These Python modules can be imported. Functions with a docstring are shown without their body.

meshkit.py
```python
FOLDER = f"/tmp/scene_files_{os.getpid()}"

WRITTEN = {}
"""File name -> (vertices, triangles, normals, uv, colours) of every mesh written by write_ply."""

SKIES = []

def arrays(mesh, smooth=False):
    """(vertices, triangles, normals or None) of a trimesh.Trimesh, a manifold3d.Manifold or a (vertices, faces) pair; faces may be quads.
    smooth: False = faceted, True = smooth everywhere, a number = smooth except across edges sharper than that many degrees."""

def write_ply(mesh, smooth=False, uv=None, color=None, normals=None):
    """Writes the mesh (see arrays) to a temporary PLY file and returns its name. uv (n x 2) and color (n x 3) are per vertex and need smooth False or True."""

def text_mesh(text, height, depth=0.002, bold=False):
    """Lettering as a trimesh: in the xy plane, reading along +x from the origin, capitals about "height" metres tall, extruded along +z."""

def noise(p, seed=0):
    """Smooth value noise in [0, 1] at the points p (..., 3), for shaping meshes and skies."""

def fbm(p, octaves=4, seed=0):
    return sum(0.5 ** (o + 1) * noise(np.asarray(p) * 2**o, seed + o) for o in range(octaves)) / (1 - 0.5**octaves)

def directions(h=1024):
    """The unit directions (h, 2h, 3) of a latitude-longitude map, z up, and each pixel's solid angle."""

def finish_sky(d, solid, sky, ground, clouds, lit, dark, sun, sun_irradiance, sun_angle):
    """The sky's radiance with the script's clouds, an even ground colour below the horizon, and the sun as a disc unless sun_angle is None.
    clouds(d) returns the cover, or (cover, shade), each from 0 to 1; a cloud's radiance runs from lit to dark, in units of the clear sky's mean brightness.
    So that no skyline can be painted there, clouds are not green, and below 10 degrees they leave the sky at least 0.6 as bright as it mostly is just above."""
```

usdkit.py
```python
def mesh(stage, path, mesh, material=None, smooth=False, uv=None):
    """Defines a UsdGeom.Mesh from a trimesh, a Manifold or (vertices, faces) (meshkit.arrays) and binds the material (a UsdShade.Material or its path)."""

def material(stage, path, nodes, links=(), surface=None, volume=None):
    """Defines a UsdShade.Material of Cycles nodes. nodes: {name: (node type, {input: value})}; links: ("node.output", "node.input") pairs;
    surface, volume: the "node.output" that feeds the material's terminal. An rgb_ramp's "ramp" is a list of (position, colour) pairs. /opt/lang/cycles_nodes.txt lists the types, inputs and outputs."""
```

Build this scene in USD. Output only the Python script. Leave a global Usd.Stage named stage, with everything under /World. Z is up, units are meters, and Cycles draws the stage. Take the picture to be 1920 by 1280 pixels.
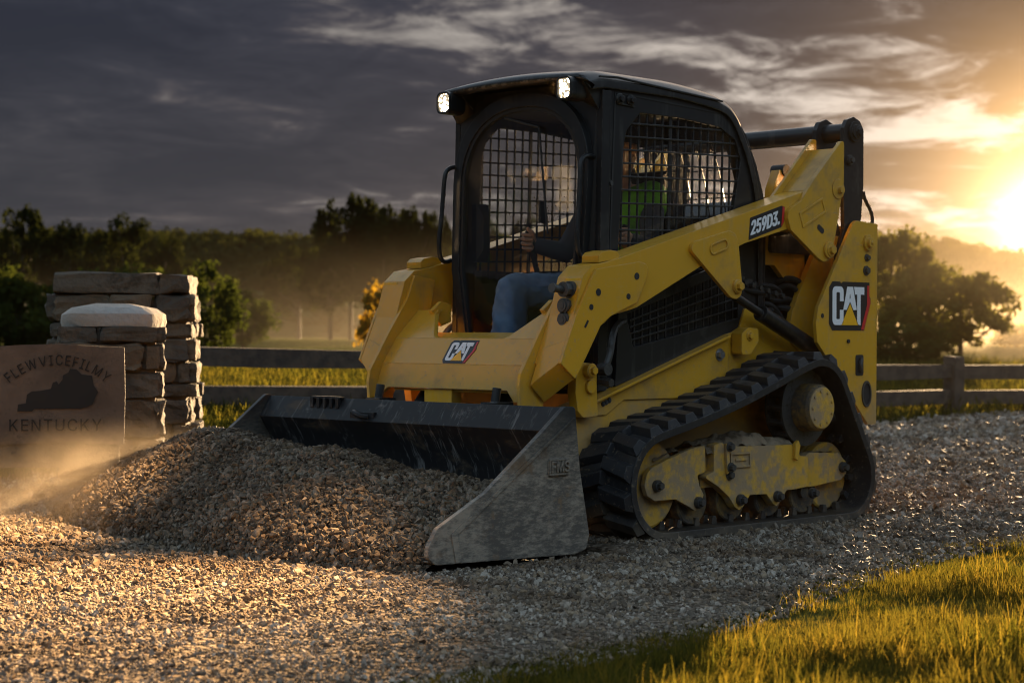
import math, random
import numpy as np, trimesh, manifold3d as m3
from shapely.geometry import Polygon, Point, MultiPoint, LineString, box as sbox
from shapely import affinity
from shapely.ops import unary_union
import usdkit, meshkit
from pxr import Usd, UsdGeom, UsdLux, UsdShade, Sdf, Gf, Vt

random.seed(7)
RNG = np.random.default_rng(7)
stage = Usd.Stage.CreateInMemory()
UsdGeom.SetStageUpAxis(stage, 'Z')
UsdGeom.SetStageMetersPerUnit(stage, 1.0)
UsdGeom.Xform.Define(stage, '/World')
UsdGeom.Scope.Define(stage, '/World/Looks')

# ---------------------------------------------------------------- camera
CP = np.array([6.815, 6.147, .887])
YAW, PIT, ROLL, FPX = -2.3551, -.0032, .004, 3530.0
CF = np.array([math.cos(YAW) * math.cos(PIT), math.sin(YAW) * math.cos(PIT), math.sin(PIT)])
_R = np.array([math.sin(YAW), -math.cos(YAW), 0.0])
_U = np.cross(_R, CF)
CR = _R * math.cos(ROLL) + _U * math.sin(ROLL)
CU = -_R * math.sin(ROLL) + _U * math.cos(ROLL)
cam = UsdGeom.Camera.Define(stage, '/World/camera')
cam.AddTransformOp().Set(Gf.Matrix4d(*CR, 0, *CU, 0, *(-CF), 0, *CP, 1))
cam.CreateHorizontalApertureAttr(36.0)
cam.CreateVerticalApertureAttr(24.0)
cam.CreateFocalLengthAttr(36.0 * FPX / 1920)
cam.CreateClippingRangeAttr(Gf.Vec2f(.05, 20000))
cam.CreateFStopAttr(4.0)
cam.CreateFocusDistanceAttr(7.7)
EXPOSURE = 2.35
cam.CreateExposureAttr(EXPOSURE)

# ---------------------------------------------------------------- node graphs
class Ref(str):
    pass

class G:
    def __init__(self):
        self.n, self.l, self.k = {}, [], 0
    def add(self, kind, out=None, **inp):
        self.k += 1
        name = 'n%d' % self.k
        vals = {}
        for a, b in inp.items():
            if isinstance(b, Ref):
                self.l.append((str(b), '%s.%s' % (name, a)))
            else:
                vals[a] = b
        self.n[name] = (kind, vals)
        return Ref('%s.%s' % (name, out)) if out else name
    def m(self, op, a, b=0.0, c=0.0, clamp=False):
        return self.add('math', 'value', math_type=op, value1=a, value2=b, value3=c, use_clamp=clamp)
    def vm(self, op, a, b=(0, 0, 0), out='vector', **k):
        return self.add('vector_math', out, math_type=op, vector1=a, vector2=b, **k)
    def noise(self, vec, scale, detail=3.0, rough=.55, dist=0.0, out='fac'):
        return self.add('noise_texture', out, vector=vec, scale=scale, detail=detail, roughness=rough, distortion=dist)
    def step(self, v, a, b, lo=0.0, hi=1.0):
        return self.add('map_range', 'result', range_type='smoothstep', value=v, from_min=a, from_max=b, to_min=lo, to_max=hi, clamp=True)
    def mix(self, fac, a, b, kind='mix'):
        return self.add('mix', 'color', mix_type=kind, fac=fac, color1=a, color2=b)
    def mat(self, name, surface=None, volume=None):
        return usdkit.material(stage, '/World/Looks/' + name, self.n, self.l, surface=surface, volume=volume)

# ---------------------------------------------------------------- sky and sun
SUN_EL = math.radians(5.0)
SUN_H = np.array([-0.8813, -0.4726])
SUN_H = SUN_H / np.linalg.norm(SUN_H)
SUN = np.array([*(SUN_H * math.cos(SUN_EL)), math.sin(SUN_EL)])
g = G()
SEED = 31.3
dv = g.add('texture_coordinate', 'generated')
dvn = g.vm('normalize', dv)
sky = g.add('sky_texture', 'color', sky_type='single_scattering', sun_disc=False, sun_elevation=SUN_EL, sun_rotation=math.atan2(SUN[0], SUN[1]), air_density=1.0, aerosol_density=1.5)
GLOW = np.array([*(SUN_H * math.cos(math.radians(3.3))), math.sin(math.radians(3.3))])
s = g.vm('dot_product', dvn, tuple(GLOW), out='value')
oneless = g.m('subtract', 1.0, s)
tight = g.m('exponent', g.m('multiply', oneless, -2500.0))
mid = g.m('exponent', g.m('multiply', oneless, -260.0))
wide = g.m('exponent', g.m('multiply', oneless, -40.0))
wide2 = g.m('exponent', g.m('multiply', oneless, -20.0))
vast = g.m('exponent', g.m('multiply', oneless, -10.0))
sep = g.add('separate_xyz', None, vector=dvn)
dx, dy, dz = (Ref('%s.%s' % (sep, c)) for c in 'xyz')
den = g.m('add', g.m('maximum', dz, 0.0), .10)
px_ = g.m('divide', dx, den)
py_ = g.m('divide', dy, den)
pv = g.add('combine_xyz', 'vector', x=px_, y=py_, z=SEED)
n0 = g.noise(pv, .50, 3.0, .5, .2)
n1 = g.noise(pv, 1.35, 6.0, .60, .45)
n2 = g.noise(pv, 3.6, 6.0, .66, .6)
cl = g.m('add', g.m('add', g.m('multiply', n0, .30), g.m('multiply', n1, .40)), g.m('multiply', n2, .30))
clg = g.m('subtract', cl, g.m('multiply', vast, .085))
gaps = g.m('power', g.step(clg, .43, .335), 1.25)                    # 1 in the gaps between the clouds
wisps = g.step(cl, .49, .40)
high = g.step(dz, .22, .55)                       # the bank of cloud thins out overhead
body = g.step(cl, .38, .60)
lowsky = g.step(dz, .19, .02)
cl_hi = g.mix(body, (.165, .178, .24), (.085, .098, .145))
cl_lo = g.mix(body, (.27, .255, .27), (.165, .168, .195))
cl_dark = g.mix(lowsky, cl_hi, cl_lo)
cl_dark = g.mix(g.m('multiply', wisps, .35), cl_dark, (.60, .50, .46))
warm = g.mix(wide, (0, 0, 0), (.16, .12, .085))
cloud = g.add('mix', 'color', mix_type='add', fac=1.0, color1=cl_dark, color2=g.mix(1.0, warm, g.mix(body, (1, 1, 1), (.3, .3, .3)), 'multiply'))
edge_c = g.mix(wide2, (.50, .48, .47), (2.7, 2.42, 2.15))
c1 = g.mix(gaps, cloud, edge_c)
c1 = g.add('mix', 'color', mix_type='add', fac=1.0, color1=c1, color2=g.mix(1.0, g.mix(mid, (0, 0, 0), (.75, .58, .40)), g.step(dz, .135, .06), 'multiply'))
c2 = g.add('mix', 'color', mix_type='add', fac=1.0, color1=c1, color2=g.mix(1.0, g.mix(tight, (0, 0, 0), (22.0, 15.5, 9.0)), g.step(dz, .098, .070), 'multiply'))
skyk = g.mix(1.0, sky, (2.05, 1.82, 1.68), 'multiply')
c3 = g.mix(g.m('multiply', high, .85), c2, skyk)
bg = g.add('background_shader', None, color=c3, strength=.060)
skymat = g.mat('sky', surface=bg + '.background')
dome = UsdLux.DomeLight.Define(stage, '/World/sky')
UsdShade.MaterialBindingAPI.Apply(dome.GetPrim()).Bind(skymat)
dome.GetPrim().SetCustomDataByKey('kind', 'structure')
sun = UsdLux.DistantLight.Define(stage, '/World/sun')
sun.CreateNormalizeAttr(True)
sun.CreateIntensityAttr(1.25)
sun.CreateAngleAttr(.6)
sun.CreateColorAttr(Gf.Vec3f(1.0, .66, .34))
zax = SUN
xax = np.cross([0, 0, 1.0], zax); xax /= np.linalg.norm(xax)
yax = np.cross(zax, xax)
sun.AddTransformOp().Set(Gf.Matrix4d(*xax, 0, *yax, 0, *zax, 0, 0, 0, 0, 1))
LAMP_POWER = 400.0

# ---------------------------------------------------------------- naming helpers
taken = set()
def numbered(parent, name):
    p, k = '%s/%s' % (parent, name), 0
    while p in taken:
        k += 1
        p = '%s/%s_%03d' % (parent, name, k)
    taken.add(p)
    return p
def tag(prim, label=None, cat=None, group=None, kind=None):
    prim = prim.GetPrim()
    for k, v in (('label', label), ('category', cat), ('group', group), ('kind', kind)):
        if v:
            prim.SetCustomDataByKey(k, v)
    return prim
class Thing:
    def __init__(self, name, loc=(0, 0, 0), rz=0.0, **kw):
        self.path = numbered('/World', name)
        self.loc = np.asarray(loc, float)
        x = UsdGeom.Xform.Define(stage, self.path)
        x.AddTranslateOp().Set(Gf.Vec3d(*map(float, loc)))
        if rz:
            x.AddRotateZOp().Set(math.degrees(rz))
        self.prim = x.GetPrim()
        tag(self.prim, **kw)
def join(*ms):
    out = []
    for a in ms:
        if isinstance(a, (list, tuple)):
            out += [join(*a)]
        elif hasattr(a, 'to_mesh'):
            q = a.to_mesh()
            out.append(trimesh.Trimesh(q.vert_properties[:, :3], q.tri_verts, process=False))
        else:
            out.append(a)
    return trimesh.util.concatenate(out) if len(out) > 1 else out[0]
def part(parent, name, mesh, material, label=None, smooth=30, local=False, kind=None):
    """One mesh under a thing or under a part (world coordinates unless local)."""
    mesh = join(mesh) if isinstance(mesh, (list, tuple)) else join(mesh)
    if isinstance(parent, Thing):
        base, loc = parent.path, parent.loc
    else:
        base, loc = str(parent.GetPath()), parent_loc[str(parent.GetPath())]
    p = numbered(base, name)
    if not local:
        mesh = mesh.copy()
        mesh.apply_translation(-loc)
    m = usdkit.mesh(stage, p, mesh, MAT[material], smooth=smooth)
    parent_loc[p] = loc if not local else np.zeros(3)
    if label:
        m.GetPrim().SetCustomDataByKey('label', label)
    if kind:
        m.GetPrim().SetCustomDataByKey('kind', kind)
    return m
parent_loc = {}
def solo(name, mesh, material, smooth=30, **kw):
    p = numbered('/World', name)
    m = usdkit.mesh(stage, p, join(mesh), MAT[material], smooth=smooth)
    parent_loc[p] = np.zeros(3)
    tag(m.GetPrim(), **kw)
    return m
def copy_of(src, name, loc, rz, scale=(1, 1, 1), **kw):
    p = numbered('/World', name)
    x = UsdGeom.Xform.Define(stage, p)
    x.GetPrim().GetReferences().AddInternalReference(src)
    x.ClearXformOpOrder()
    x.AddTranslateOp().Set(Gf.Vec3d(*map(float, loc)))
    x.AddRotateZOp().Set(math.degrees(rz))
    x.AddScaleOp().Set(Gf.Vec3f(*map(float, scale)))
    x.GetPrim().SetInstanceable(True)
    tag(x.GetPrim(), **kw)
    return x

# ---------------------------------------------------------------- shape helpers
def ex(poly, a, b, axis='y', rnd=0.0):
    """Polygon extruded along an axis. axis y: points (x,z); x: (y,z); z: (x,y)."""
    if not isinstance(poly, Polygon):
        poly = Polygon(poly)
    if rnd:
        poly = poly.buffer(-rnd).buffer(2 * rnd, quad_segs=6).buffer(-rnd, quad_segs=6)
    gs = getattr(poly, 'geoms', [poly])
    out = []
    for q in gs:
        m = trimesh.creation.extrude_polygon(q, abs(b - a), engine='earcut')
        v = m.vertices
        h = v[:, 2] + min(a, b)
        nv = {'y': np.c_[v[:, 0], h, v[:, 1]], 'x': np.c_[h, v[:, 0], v[:, 1]], 'z': np.c_[v[:, 0], v[:, 1], h]}[axis]
        m = trimesh.Trimesh(nv, m.faces, process=False)
        if m.volume < 0:
            m.invert()
        out.append(m)
    return join(out)
def bx(x0, x1, y0, y1, z0, z1):
    m = trimesh.creation.box([x1 - x0, y1 - y0, z1 - z0])
    m.apply_translation([(x0 + x1) / 2, (y0 + y1) / 2, (z0 + z1) / 2])
    return m
def cyl(p0, p1, r, n=24, r1=None):
    p0, p1 = np.asarray(p0, float), np.asarray(p1, float)
    L = np.linalg.norm(p1 - p0)
    r1 = r if r1 is None else r1
    m = trimesh.creation.revolve(np.array([[0, 0], [r, 0], [r1, L], [0, L]]), sections=n)
    m.apply_transform(trimesh.geometry.align_vectors([0, 0, 1], (p1 - p0) / L))
    m.apply_translation(p0)
    return m
def lathe(profile, p0, d, n=32):
    """profile: (radius, height along d)"""
    m = trimesh.creation.revolve(np.array(profile, float), sections=n)
    if m.volume < 0:
        m.invert()
    m.apply_transform(trimesh.geometry.align_vectors([0, 0, 1], np.asarray(d, float) / np.linalg.norm(d)))
    m.apply_translation(p0)
    return m
def tube(pts, r, n=8, smooth=0):
    p = np.asarray(pts, float)
    if smooth:
        from scipy.interpolate import CubicSpline
        t = np.r_[0, np.cumsum(np.linalg.norm(np.diff(p, axis=0), axis=1))]
        p = CubicSpline(t, p)(np.linspace(0, t[-1], smooth))
    t = np.gradient(p, axis=0)
    t /= np.linalg.norm(t, axis=1, keepdims=True)
    a = np.cross(t[0], [0, 0, 1.0] if abs(t[0][2]) < .9 else [1.0, 0, 0]); a /= np.linalg.norm(a)
    V = []
    rr = np.broadcast_to(r, (len(p),))
    for i in range(len(p)):
        a = a - t[i] * (a @ t[i]); a /= np.linalg.norm(a)
        b = np.cross(t[i], a)
        k = np.arange(n) * 2 * np.pi / n
        V.append(p[i] + rr[i] * (np.cos(k)[:, None] * a + np.sin(k)[:, None] * b))
    V = np.vstack(V + [p[:1], p[-1:]])
    Fc = []
    for i in range(len(p) - 1):
        for j in range(n):
            q = [i * n + j, i * n + (j + 1) % n, (i + 1) * n + (j + 1) % n, (i + 1) * n + j]
            Fc += [[q[0], q[1], q[2]], [q[0], q[2], q[3]]]
    e = len(p) * n
    for j in range(n):
        Fc += [[e, (j + 1) % n, j], [e + 1, (len(p) - 1) * n + j, (len(p) - 1) * n + (j + 1) % n]]
    m = trimesh.Trimesh(V, Fc, process=False)
    if m.volume < 0:
        m.invert()
    return m
def hullm(pts):
    return trimesh.convex.convex_hull(np.asarray(pts, float))
def bolt(c, d, r=.014, h=.012):
    """hexagon head with a washer, facing d"""
    d = np.asarray(d, float)
    return join(cyl(c, np.asarray(c) + d * .004, r * 1.5, 16), cyl(np.asarray(c) + d * .004, np.asarray(c) + d * h, r, 6))
def mirror(m):
    m = m.copy()
    m.vertices[:, 1] *= -1
    m.invert()
    return m
def chain(joints, bones, seg=20):
    """one body out of hulls of spheres. joints {name: ((x,y,z), r)}"""
    out = m3.Manifold()
    sp = lambda k: m3.Manifold.sphere(joints[k][1], seg).translate(list(map(float, joints[k][0])))
    for b in bones:
        out += m3.Manifold.batch_hull([sp(k) for k in b])
    return out
def soften(man, edge=.02, it=8):
    m = join(man.refine_to_length(edge))
    m = trimesh.Trimesh(m.vertices, m.faces, process=True)
    trimesh.smoothing.filter_taubin(m, iterations=it)
    return m

# ---------------------------------------------------------------- materials
MAT = {}
def scrape(g, P, c, r, col, scale, lo, hi, amt, rough):
    q = g.add('mapping', 'vector', mapping_type='point', vector=P, scale=scale)
    f = g.m('multiply', g.step(g.noise(q, 1.0, 6.0, .68, .3), lo, hi), amt)
    f = g.m('multiply', f, g.step(g.noise(P, 2.7, 4.0, .6), .38, .62))
    return g.mix(f, c, col), g.add('mix_float', 'result', fac=f, a=r, b=rough)
def pbr(name, col, rough=.5, metal=0.0, spec=.5, coat=0.0, bevel=0.0, bump=None, dirt=None, vary=None, coatr=.1, splash=None, scrapes=(), edge=None):
    """principled material. dirt: (colour, scale, lo, hi, rough) noise layer; vary: (colour2, scale); bump: (scale, strength, distance)"""
    g = G()
    P = g.add('geometry', 'position')
    c, r = col, rough
    if vary:
        c = g.mix(g.step(g.noise(P, vary[1], 4.0), .35, .65), c, vary[0])
    if dirt:
        nz = g.m('add', g.m('multiply', g.noise(P, dirt[1], 6.0, .62), .65), g.m('multiply', g.noise(P, dirt[1] * 6.3, 5.0, .6), .35))
        f = g.step(nz, dirt[2], dirt[3])
        c = g.mix(f, c, dirt[0])
        r = g.add('mix_float', 'result', fac=f, a=rough, b=dirt[4])
    if splash:
        sz = g.add('separate_xyz', None, vector=P)
        hgt = g.m('add', Ref(sz + '.z'), g.m('multiply', g.noise(P, 4.0, 6.0, .68), .95))
        f2 = g.m('multiply', g.step(hgt, splash[1], splash[0]), splash[2])
        fine = g.step(g.noise(P, 45.0, 3.0, .6), .60, .68)
        f2 = g.m('maximum', f2, g.m('multiply', fine, g.m('multiply', g.step(hgt, splash[1] + .7, splash[0]), .6)))
        c = g.mix(f2, c, (.235, .175, .11))
        r = g.add('mix_float', 'result', fac=f2, a=r, b=.92)
    for s_ in scrapes:
        c, r = scrape(g, P, c, r, *s_)
    kw = dict(base_color=c, roughness=r, metallic=metal, specular_ior_level=spec)
    if coat:
        kw.update(coat_weight=coat, coat_roughness=coatr)
    nn = None
    if bevel:
        nn = g.add('bevel', 'bevel', samples=3, radius=bevel)
        if edge:
            dt = g.vm('dot_product', nn, g.add('geometry', 'true_normal'), out='value')
            em_ = g.m('multiply', g.step(dt, .985, .86), g.step(g.noise(P, 26.0, 5.0, .65), .46, .60))
            kw['base_color'] = g.mix(g.m('multiply', em_, .85), c, edge)
    if bump:
        k = dict(height=g.noise(P, bump[0], 4.0, .6), strength=bump[1], distance=bump[2])
        if nn:
            k['normal'] = nn
        nn = g.add('bump', 'normal', **k)
    if nn:
        kw['normal'] = nn
    b = g.add('principled_bsdf', None, **kw)
    MAT[name] = g.mat(name, b + '.BSDF')
DUST = (.22, .17, .12)
pbr('yellow_paint', (.58, .298, .020), .29, edge=(.62, .42, .16), bevel=.006, dirt=((.30, .17, .045), 2.6, .48, .76, .62), coat=.3, bump=(60, .03, .003), splash=(.78, 1.2, .7), scrapes=(((.34, .21, .07), (16.0, 16.0, 1.1), .50, .74, .45, .8), ((.30, .22, .14), (5.0, 90.0, 60.0), .60, .68, .6, .8), ((.05, .035, .02), (70.0, 70.0, 55.0), .70, .74, .8, .7)))
pbr('muddy_yellow', (.55, .31, .03), .5, edge=(.30, .21, .10), bevel=.006, dirt=((.29, .205, .115), 4.6, .42, .57, .95), bump=(35, .35, .006))
pbr('black_paint', (.0085, .009, .010), .31, edge=(.10, .095, .088), bevel=.006, dirt=((.035, .032, .03), 3.0, .52, .8, .55), bump=(160, .02, .002), scrapes=(((.07, .065, .058), (14.0, 14.0, 1.2), .50, .74, .5, .6), ((.06, .055, .05), (60.0, 60.0, 60.0), .66, .72, .6, .7)))
pbr('black_matte', (.008, .008, .009), .6, dirt=((.03, .027, .023), 4.0, .5, .8, .8))
pbr('rubber', (.011, .0115, .0135), .40, edge=(.085, .085, .088), bevel=.006, dirt=((.08, .072, .062), 6.0, .54, .78, .9), bump=(45, .25, .006), splash=(.36, .70, .35))
pbr('bucket_black', (.011, .011, .012), .5, spec=.3, bevel=.005, dirt=((.12, .115, .11), 6.0, .56, .72, .5), bump=(40, .12, .004), scrapes=(((.17, .165, .16), (9.0, 30.0, 4.0), .54, .66, .75, .45), ((.10, .075, .05), (3.0, 5.0, 12.0), .52, .70, .7, .8)))
pbr('steel_dark', (.10, .10, .10), .42, .8, dirt=((.06, .045, .03), 12.0, .45, .7, .8))
pbr('steel_bright', (.45, .45, .46), .3, 1.0, dirt=((.05, .04, .03), 30.0, .45, .7, .7))
pbr('roller_iron', (.20, .12, .03), .6, bevel=.004, dirt=((.06, .05, .04), 8.0, .38, .56, .8))
pbr('mud', (.32, .245, .165), .95, vary=((.17, .125, .08), 9.0), bump=(28, .9, .02))
pbr('denim', (.05, .095, .18), .9, vary=((.11, .175, .27), 6.0), bump=(220, .3, .002))
pbr('vest_green', (.13, .40, .02), .8, vary=((.07, .22, .012), 7.0), bump=(60, .5, .01))
pbr('vest_band', (.55, .55, .5), .35)
pbr('skin', (.42, .24, .16), .55)
pbr('cap_cloth', (.03, .03, .035), .85)
pbr('boot', (.03, .02, .014), .7)
pbr('shirt', (.05, .055, .07), .85)
pbr('seat_vinyl', (.012, .012, .013), .55)
pbr('white_print', (.78, .78, .80), .4)
pbr('black_print', (.012, .012, .014), .35)
pbr('red_print', (.50, .022, .022), .4)
pbr('yellow_print', (.85, .43, .012), .4)
pbr('wood_dark', (.085, .060, .042), .85, vary=((.045, .032, .024), 7.0), bump=(25, .8, .012))
pbr('stone_grey', (.125, .105, .08), .9, vary=((.07, .058, .045), 4.0), dirt=((.045, .038, .028), 7.0, .46, .66, .95), bump=(26, .9, .02))
pbr('stone_tan', (.14, .104, .068), .9, vary=((.085, .062, .04), 5.0), bump=(26, .9, .02))
pbr('stone_dark', (.065, .054, .043), .92, vary=((.11, .09, .065), 5.0), bump=(26, .9, .02))
pbr('cap_stone', (.36, .335, .31), .9, vary=((.32, .28, .24), 5.0), bump=(22, .8, .02))
pbr('mortar', (.11, .095, .08), .95, bump=(30, .6, .01))
pbr('sign_stone', (.13, .098, .075), .88, vary=((.085, .062, .046), 3.5), dirt=((.05, .04, .03), 9.0, .52, .72, .95), bump=(30, .5, .01))
pbr('sign_letter', (.012, .011, .010), .8)
pbr('bark', (.045, .034, .026), .95, bump=(12, .8, .03))
def gravelmat(name, c):
    g = G()
    P = g.add('geometry', 'position')
    col = g.mix(g.step(g.noise(P, 60.0, 3.0), .35, .65), c, tuple(x * .6 for x in c))
    damp = g.step(g.noise(P, 2.1, 4.0, .6, .4), .44, .62)
    col = g.mix(g.m('multiply', damp, .75), col, g.mix(1.0, col, (.50, .40, .30), 'multiply'))
    b = g.add('principled_bsdf', None, base_color=col, roughness=.72, specular_ior_level=.2, normal=g.add('bump', 'normal', height=g.noise(P, 120.0, 4.0, .6), strength=.3, distance=.004))
    MAT[name] = g.mat(name, b + '.BSDF')
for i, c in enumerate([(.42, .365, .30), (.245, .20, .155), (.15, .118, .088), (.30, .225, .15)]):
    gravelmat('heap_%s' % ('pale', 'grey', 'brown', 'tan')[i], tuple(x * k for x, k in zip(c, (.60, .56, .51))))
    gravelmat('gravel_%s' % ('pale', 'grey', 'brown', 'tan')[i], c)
# worn side plate of the bucket
g = G()
P = g.add('geometry', 'position')
st = g.add('mapping', 'vector', mapping_type='point', vector=P, rotation=(0, .55, 0), scale=(3.0, 3.0, 9.0))
a1 = g.noise(P, 3.2, 7.0, .66)
a2 = g.noise(st, 9.0, 6.0, .7)
f = g.step(g.m('add', g.m('multiply', a1, .5), g.m('multiply', a2, .5)), .42, .60)
c = g.mix(f, (.10, .088, .075), (.31, .262, .205))
c = g.mix(g.step(g.noise(P, 6.0, 6.0, .7), .56, .68), c, (.19, .125, .075))
sz = g.add('separate_xyz', None, vector=P)
c = g.mix(g.step(g.m('add', Ref(sz + '.z'), g.m('multiply', a1, .5)), .58, .86), c, (.02, .02, .021))
b = g.add('principled_bsdf', None, base_color=c, roughness=.5, metallic=.25, normal=g.add('bump', 'normal', height=a2, strength=.25, distance=.004, normal=g.add('bevel', 'bevel', samples=3, radius=.006)))
MAT['worn_steel'] = g.mat('worn_steel', b + '.BSDF')
# pane of glass
g = G()
fr = g.m('multiply_add', g.m('power', g.add('layer_weight', 'facing', blend=.5), 4.0), .6, .035)
t = g.add('transparent_bsdf', 'BSDF', color=(.955, .96, .955))
gl = g.add('glossy_bsdf', 'BSDF', color=(.9, .9, .9), roughness=.02)
b = g.add('mix_closure', None, fac=fr, closure1=t, closure2=gl)
MAT['glass'] = g.mat('glass', b + '.closure')
# lamp
g = G()
P = g.add('geometry', 'position')
e = g.add('emission', None, color=(1.0, .80, .52), strength=g.step(g.add('voronoi_texture', 'distance', vector=P, scale=62.0), .10, .62, 4.2, .10))
MAT['lamp_glow'] = g.mat('lamp_glow', e + '.emission')
# foliage
def leafmat(name, c1, c2, trans=.35, scale=1.2):
    g = G()
    P = g.add('geometry', 'position')
    c = g.mix(g.step(g.noise(P, scale, 3.0), .35, .65), c1, c2)
    d = g.add('diffuse_bsdf', 'BSDF', color=c)
    t = g.add('translucent_bsdf', 'BSDF', color=g.mix(1.0, c, (1.5, 1.35, .7), 'multiply'))
    b = g.add('mix_closure', None, fac=trans, closure1=d, closure2=t)
    MAT[name] = g.mat(name, b + '.closure')
leafmat('leaf_green', (.028, .042, .012), (.048, .066, .018))
leafmat('leaf_dark', (.012, .017, .007), (.022, .030, .011), .25)
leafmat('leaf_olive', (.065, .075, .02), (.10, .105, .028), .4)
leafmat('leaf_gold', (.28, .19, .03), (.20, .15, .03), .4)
leafmat('grass_blade', (.078, .084, .017), (.135, .120, .027), .45, 1.6)
leafmat('grass_gold', (.15, .125, .025), (.20, .155, .035), .5, 2.2)
leafmat('grass_dry', (.22, .16, .05), (.30, .22, .07), .45, 1.6)
leafmat('grass_dark', (.028, .038, .012), (.055, .055, .018), .35, 1.6)
leafmat('forest_far', (.030, .040, .016), (.050, .058, .022), .2, .05)
# ground
g = G()
P = g.add('geometry', 'position')
c = g.mix(g.step(g.noise(P, .35, 4.0), .35, .65), (.060, .075, .020), (.105, .100, .030))
c = g.mix(g.step(g.noise(P, 3.0, 5.0), .45, .7), c, (.045, .050, .016))
b = g.add('principled_bsdf', None, base_color=c, roughness=1.0, specular_ior_level=0.0, normal=g.add('bump', 'normal', height=g.noise(P, 18.0, 5.0, .7), strength=.8, distance=.05))
MAT['meadow'] = g.mat('meadow', b + '.BSDF')
g = G()
P = g.add('geometry', 'position')
vo = g.add('voronoi_texture', None, vector=P, scale=38.0)
vo2 = g.add('voronoi_texture', None, vector=P, scale=17.0)
ramp = g.add('rgb_ramp', 'color', fac=g.add('white_noise_texture', 'value', vector=Ref(vo + '.position')), ramp=[(0, (.13, .105, .078)), (.5, (.24, .195, .145)), (1, (.38, .32, .26))])
c = g.mix(g.step(Ref(vo + '.distance'), .25, .75), ramp, (.05, .04, .03))
c = g.mix(g.step(g.noise(P, .9, 4.0), .42, .64), c, g.mix(.5, c, (.17, .125, .08)))
h = g.m('add', g.m('multiply', Ref(vo + '.distance'), -1.0), g.m('multiply', Ref(vo2 + '.distance'), -.8))
b = g.add('principled_bsdf', None, base_color=c, roughness=.8, specular_ior_level=.15, normal=g.add('bump', 'normal', height=h, strength=1.0, distance=.03))
MAT['gravel_ground'] = g.mat('gravel_ground', b + '.BSDF')
g = G()
P = g.add('geometry', 'position')
c = g.mix(g.step(g.noise(P, .02, 5.0), .35, .65), (.030, .040, .016), (.055, .060, .022))
b = g.add('principled_bsdf', None, base_color=c, roughness=1.0, specular_ior_level=.0, normal=g.add('bump', 'normal', height=g.noise(P, .25, 5.0, .7), strength=1.0, distance=2.0))
MAT['hill_cover'] = g.mat('hill_cover', b + '.BSDF')

# ---------------------------------------------------------------- the lie of the land
H2 = np.array([math.cos(YAW), math.sin(YAW)])       # the valley's long axis
L2 = np.array([math.sin(YAW), -math.cos(YAW)])
def sst(v, a, b):
    t = np.clip((v - a) / (b - a), 0, 1)
    return t * t * (3 - 2 * t)
def along(x, y):
    return (x - CP[0]) * H2[0] + (y - CP[1]) * H2[1], (x - CP[0]) * L2[0] + (y - CP[1]) * L2[1]
def ground_z(x, y):
    x, y = np.asarray(x, float), np.asarray(y, float)
    D, r = along(x, y)
    z = -.02 + .22 * sst(D, 9.5, 15) * sst(-r, -.4, 1.6) * sst(D, 40, 24) + .70 * sst(D, 24, 70)
    return z + .03 * (meshkit.noise(np.stack([x * .35, y * .35, x * 0], -1), 3) - .5) * sst(D, 9, 14)
HZ = 629.0                                          # picture row of the horizon
def place(u, D):
    """ground point seen at picture column u (1920 wide) at distance D along the valley axis"""
    r = (u - 960) / FPX * D
    p = CP[:2] + H2 * D + L2 * r
    return p[0], p[1]
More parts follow.
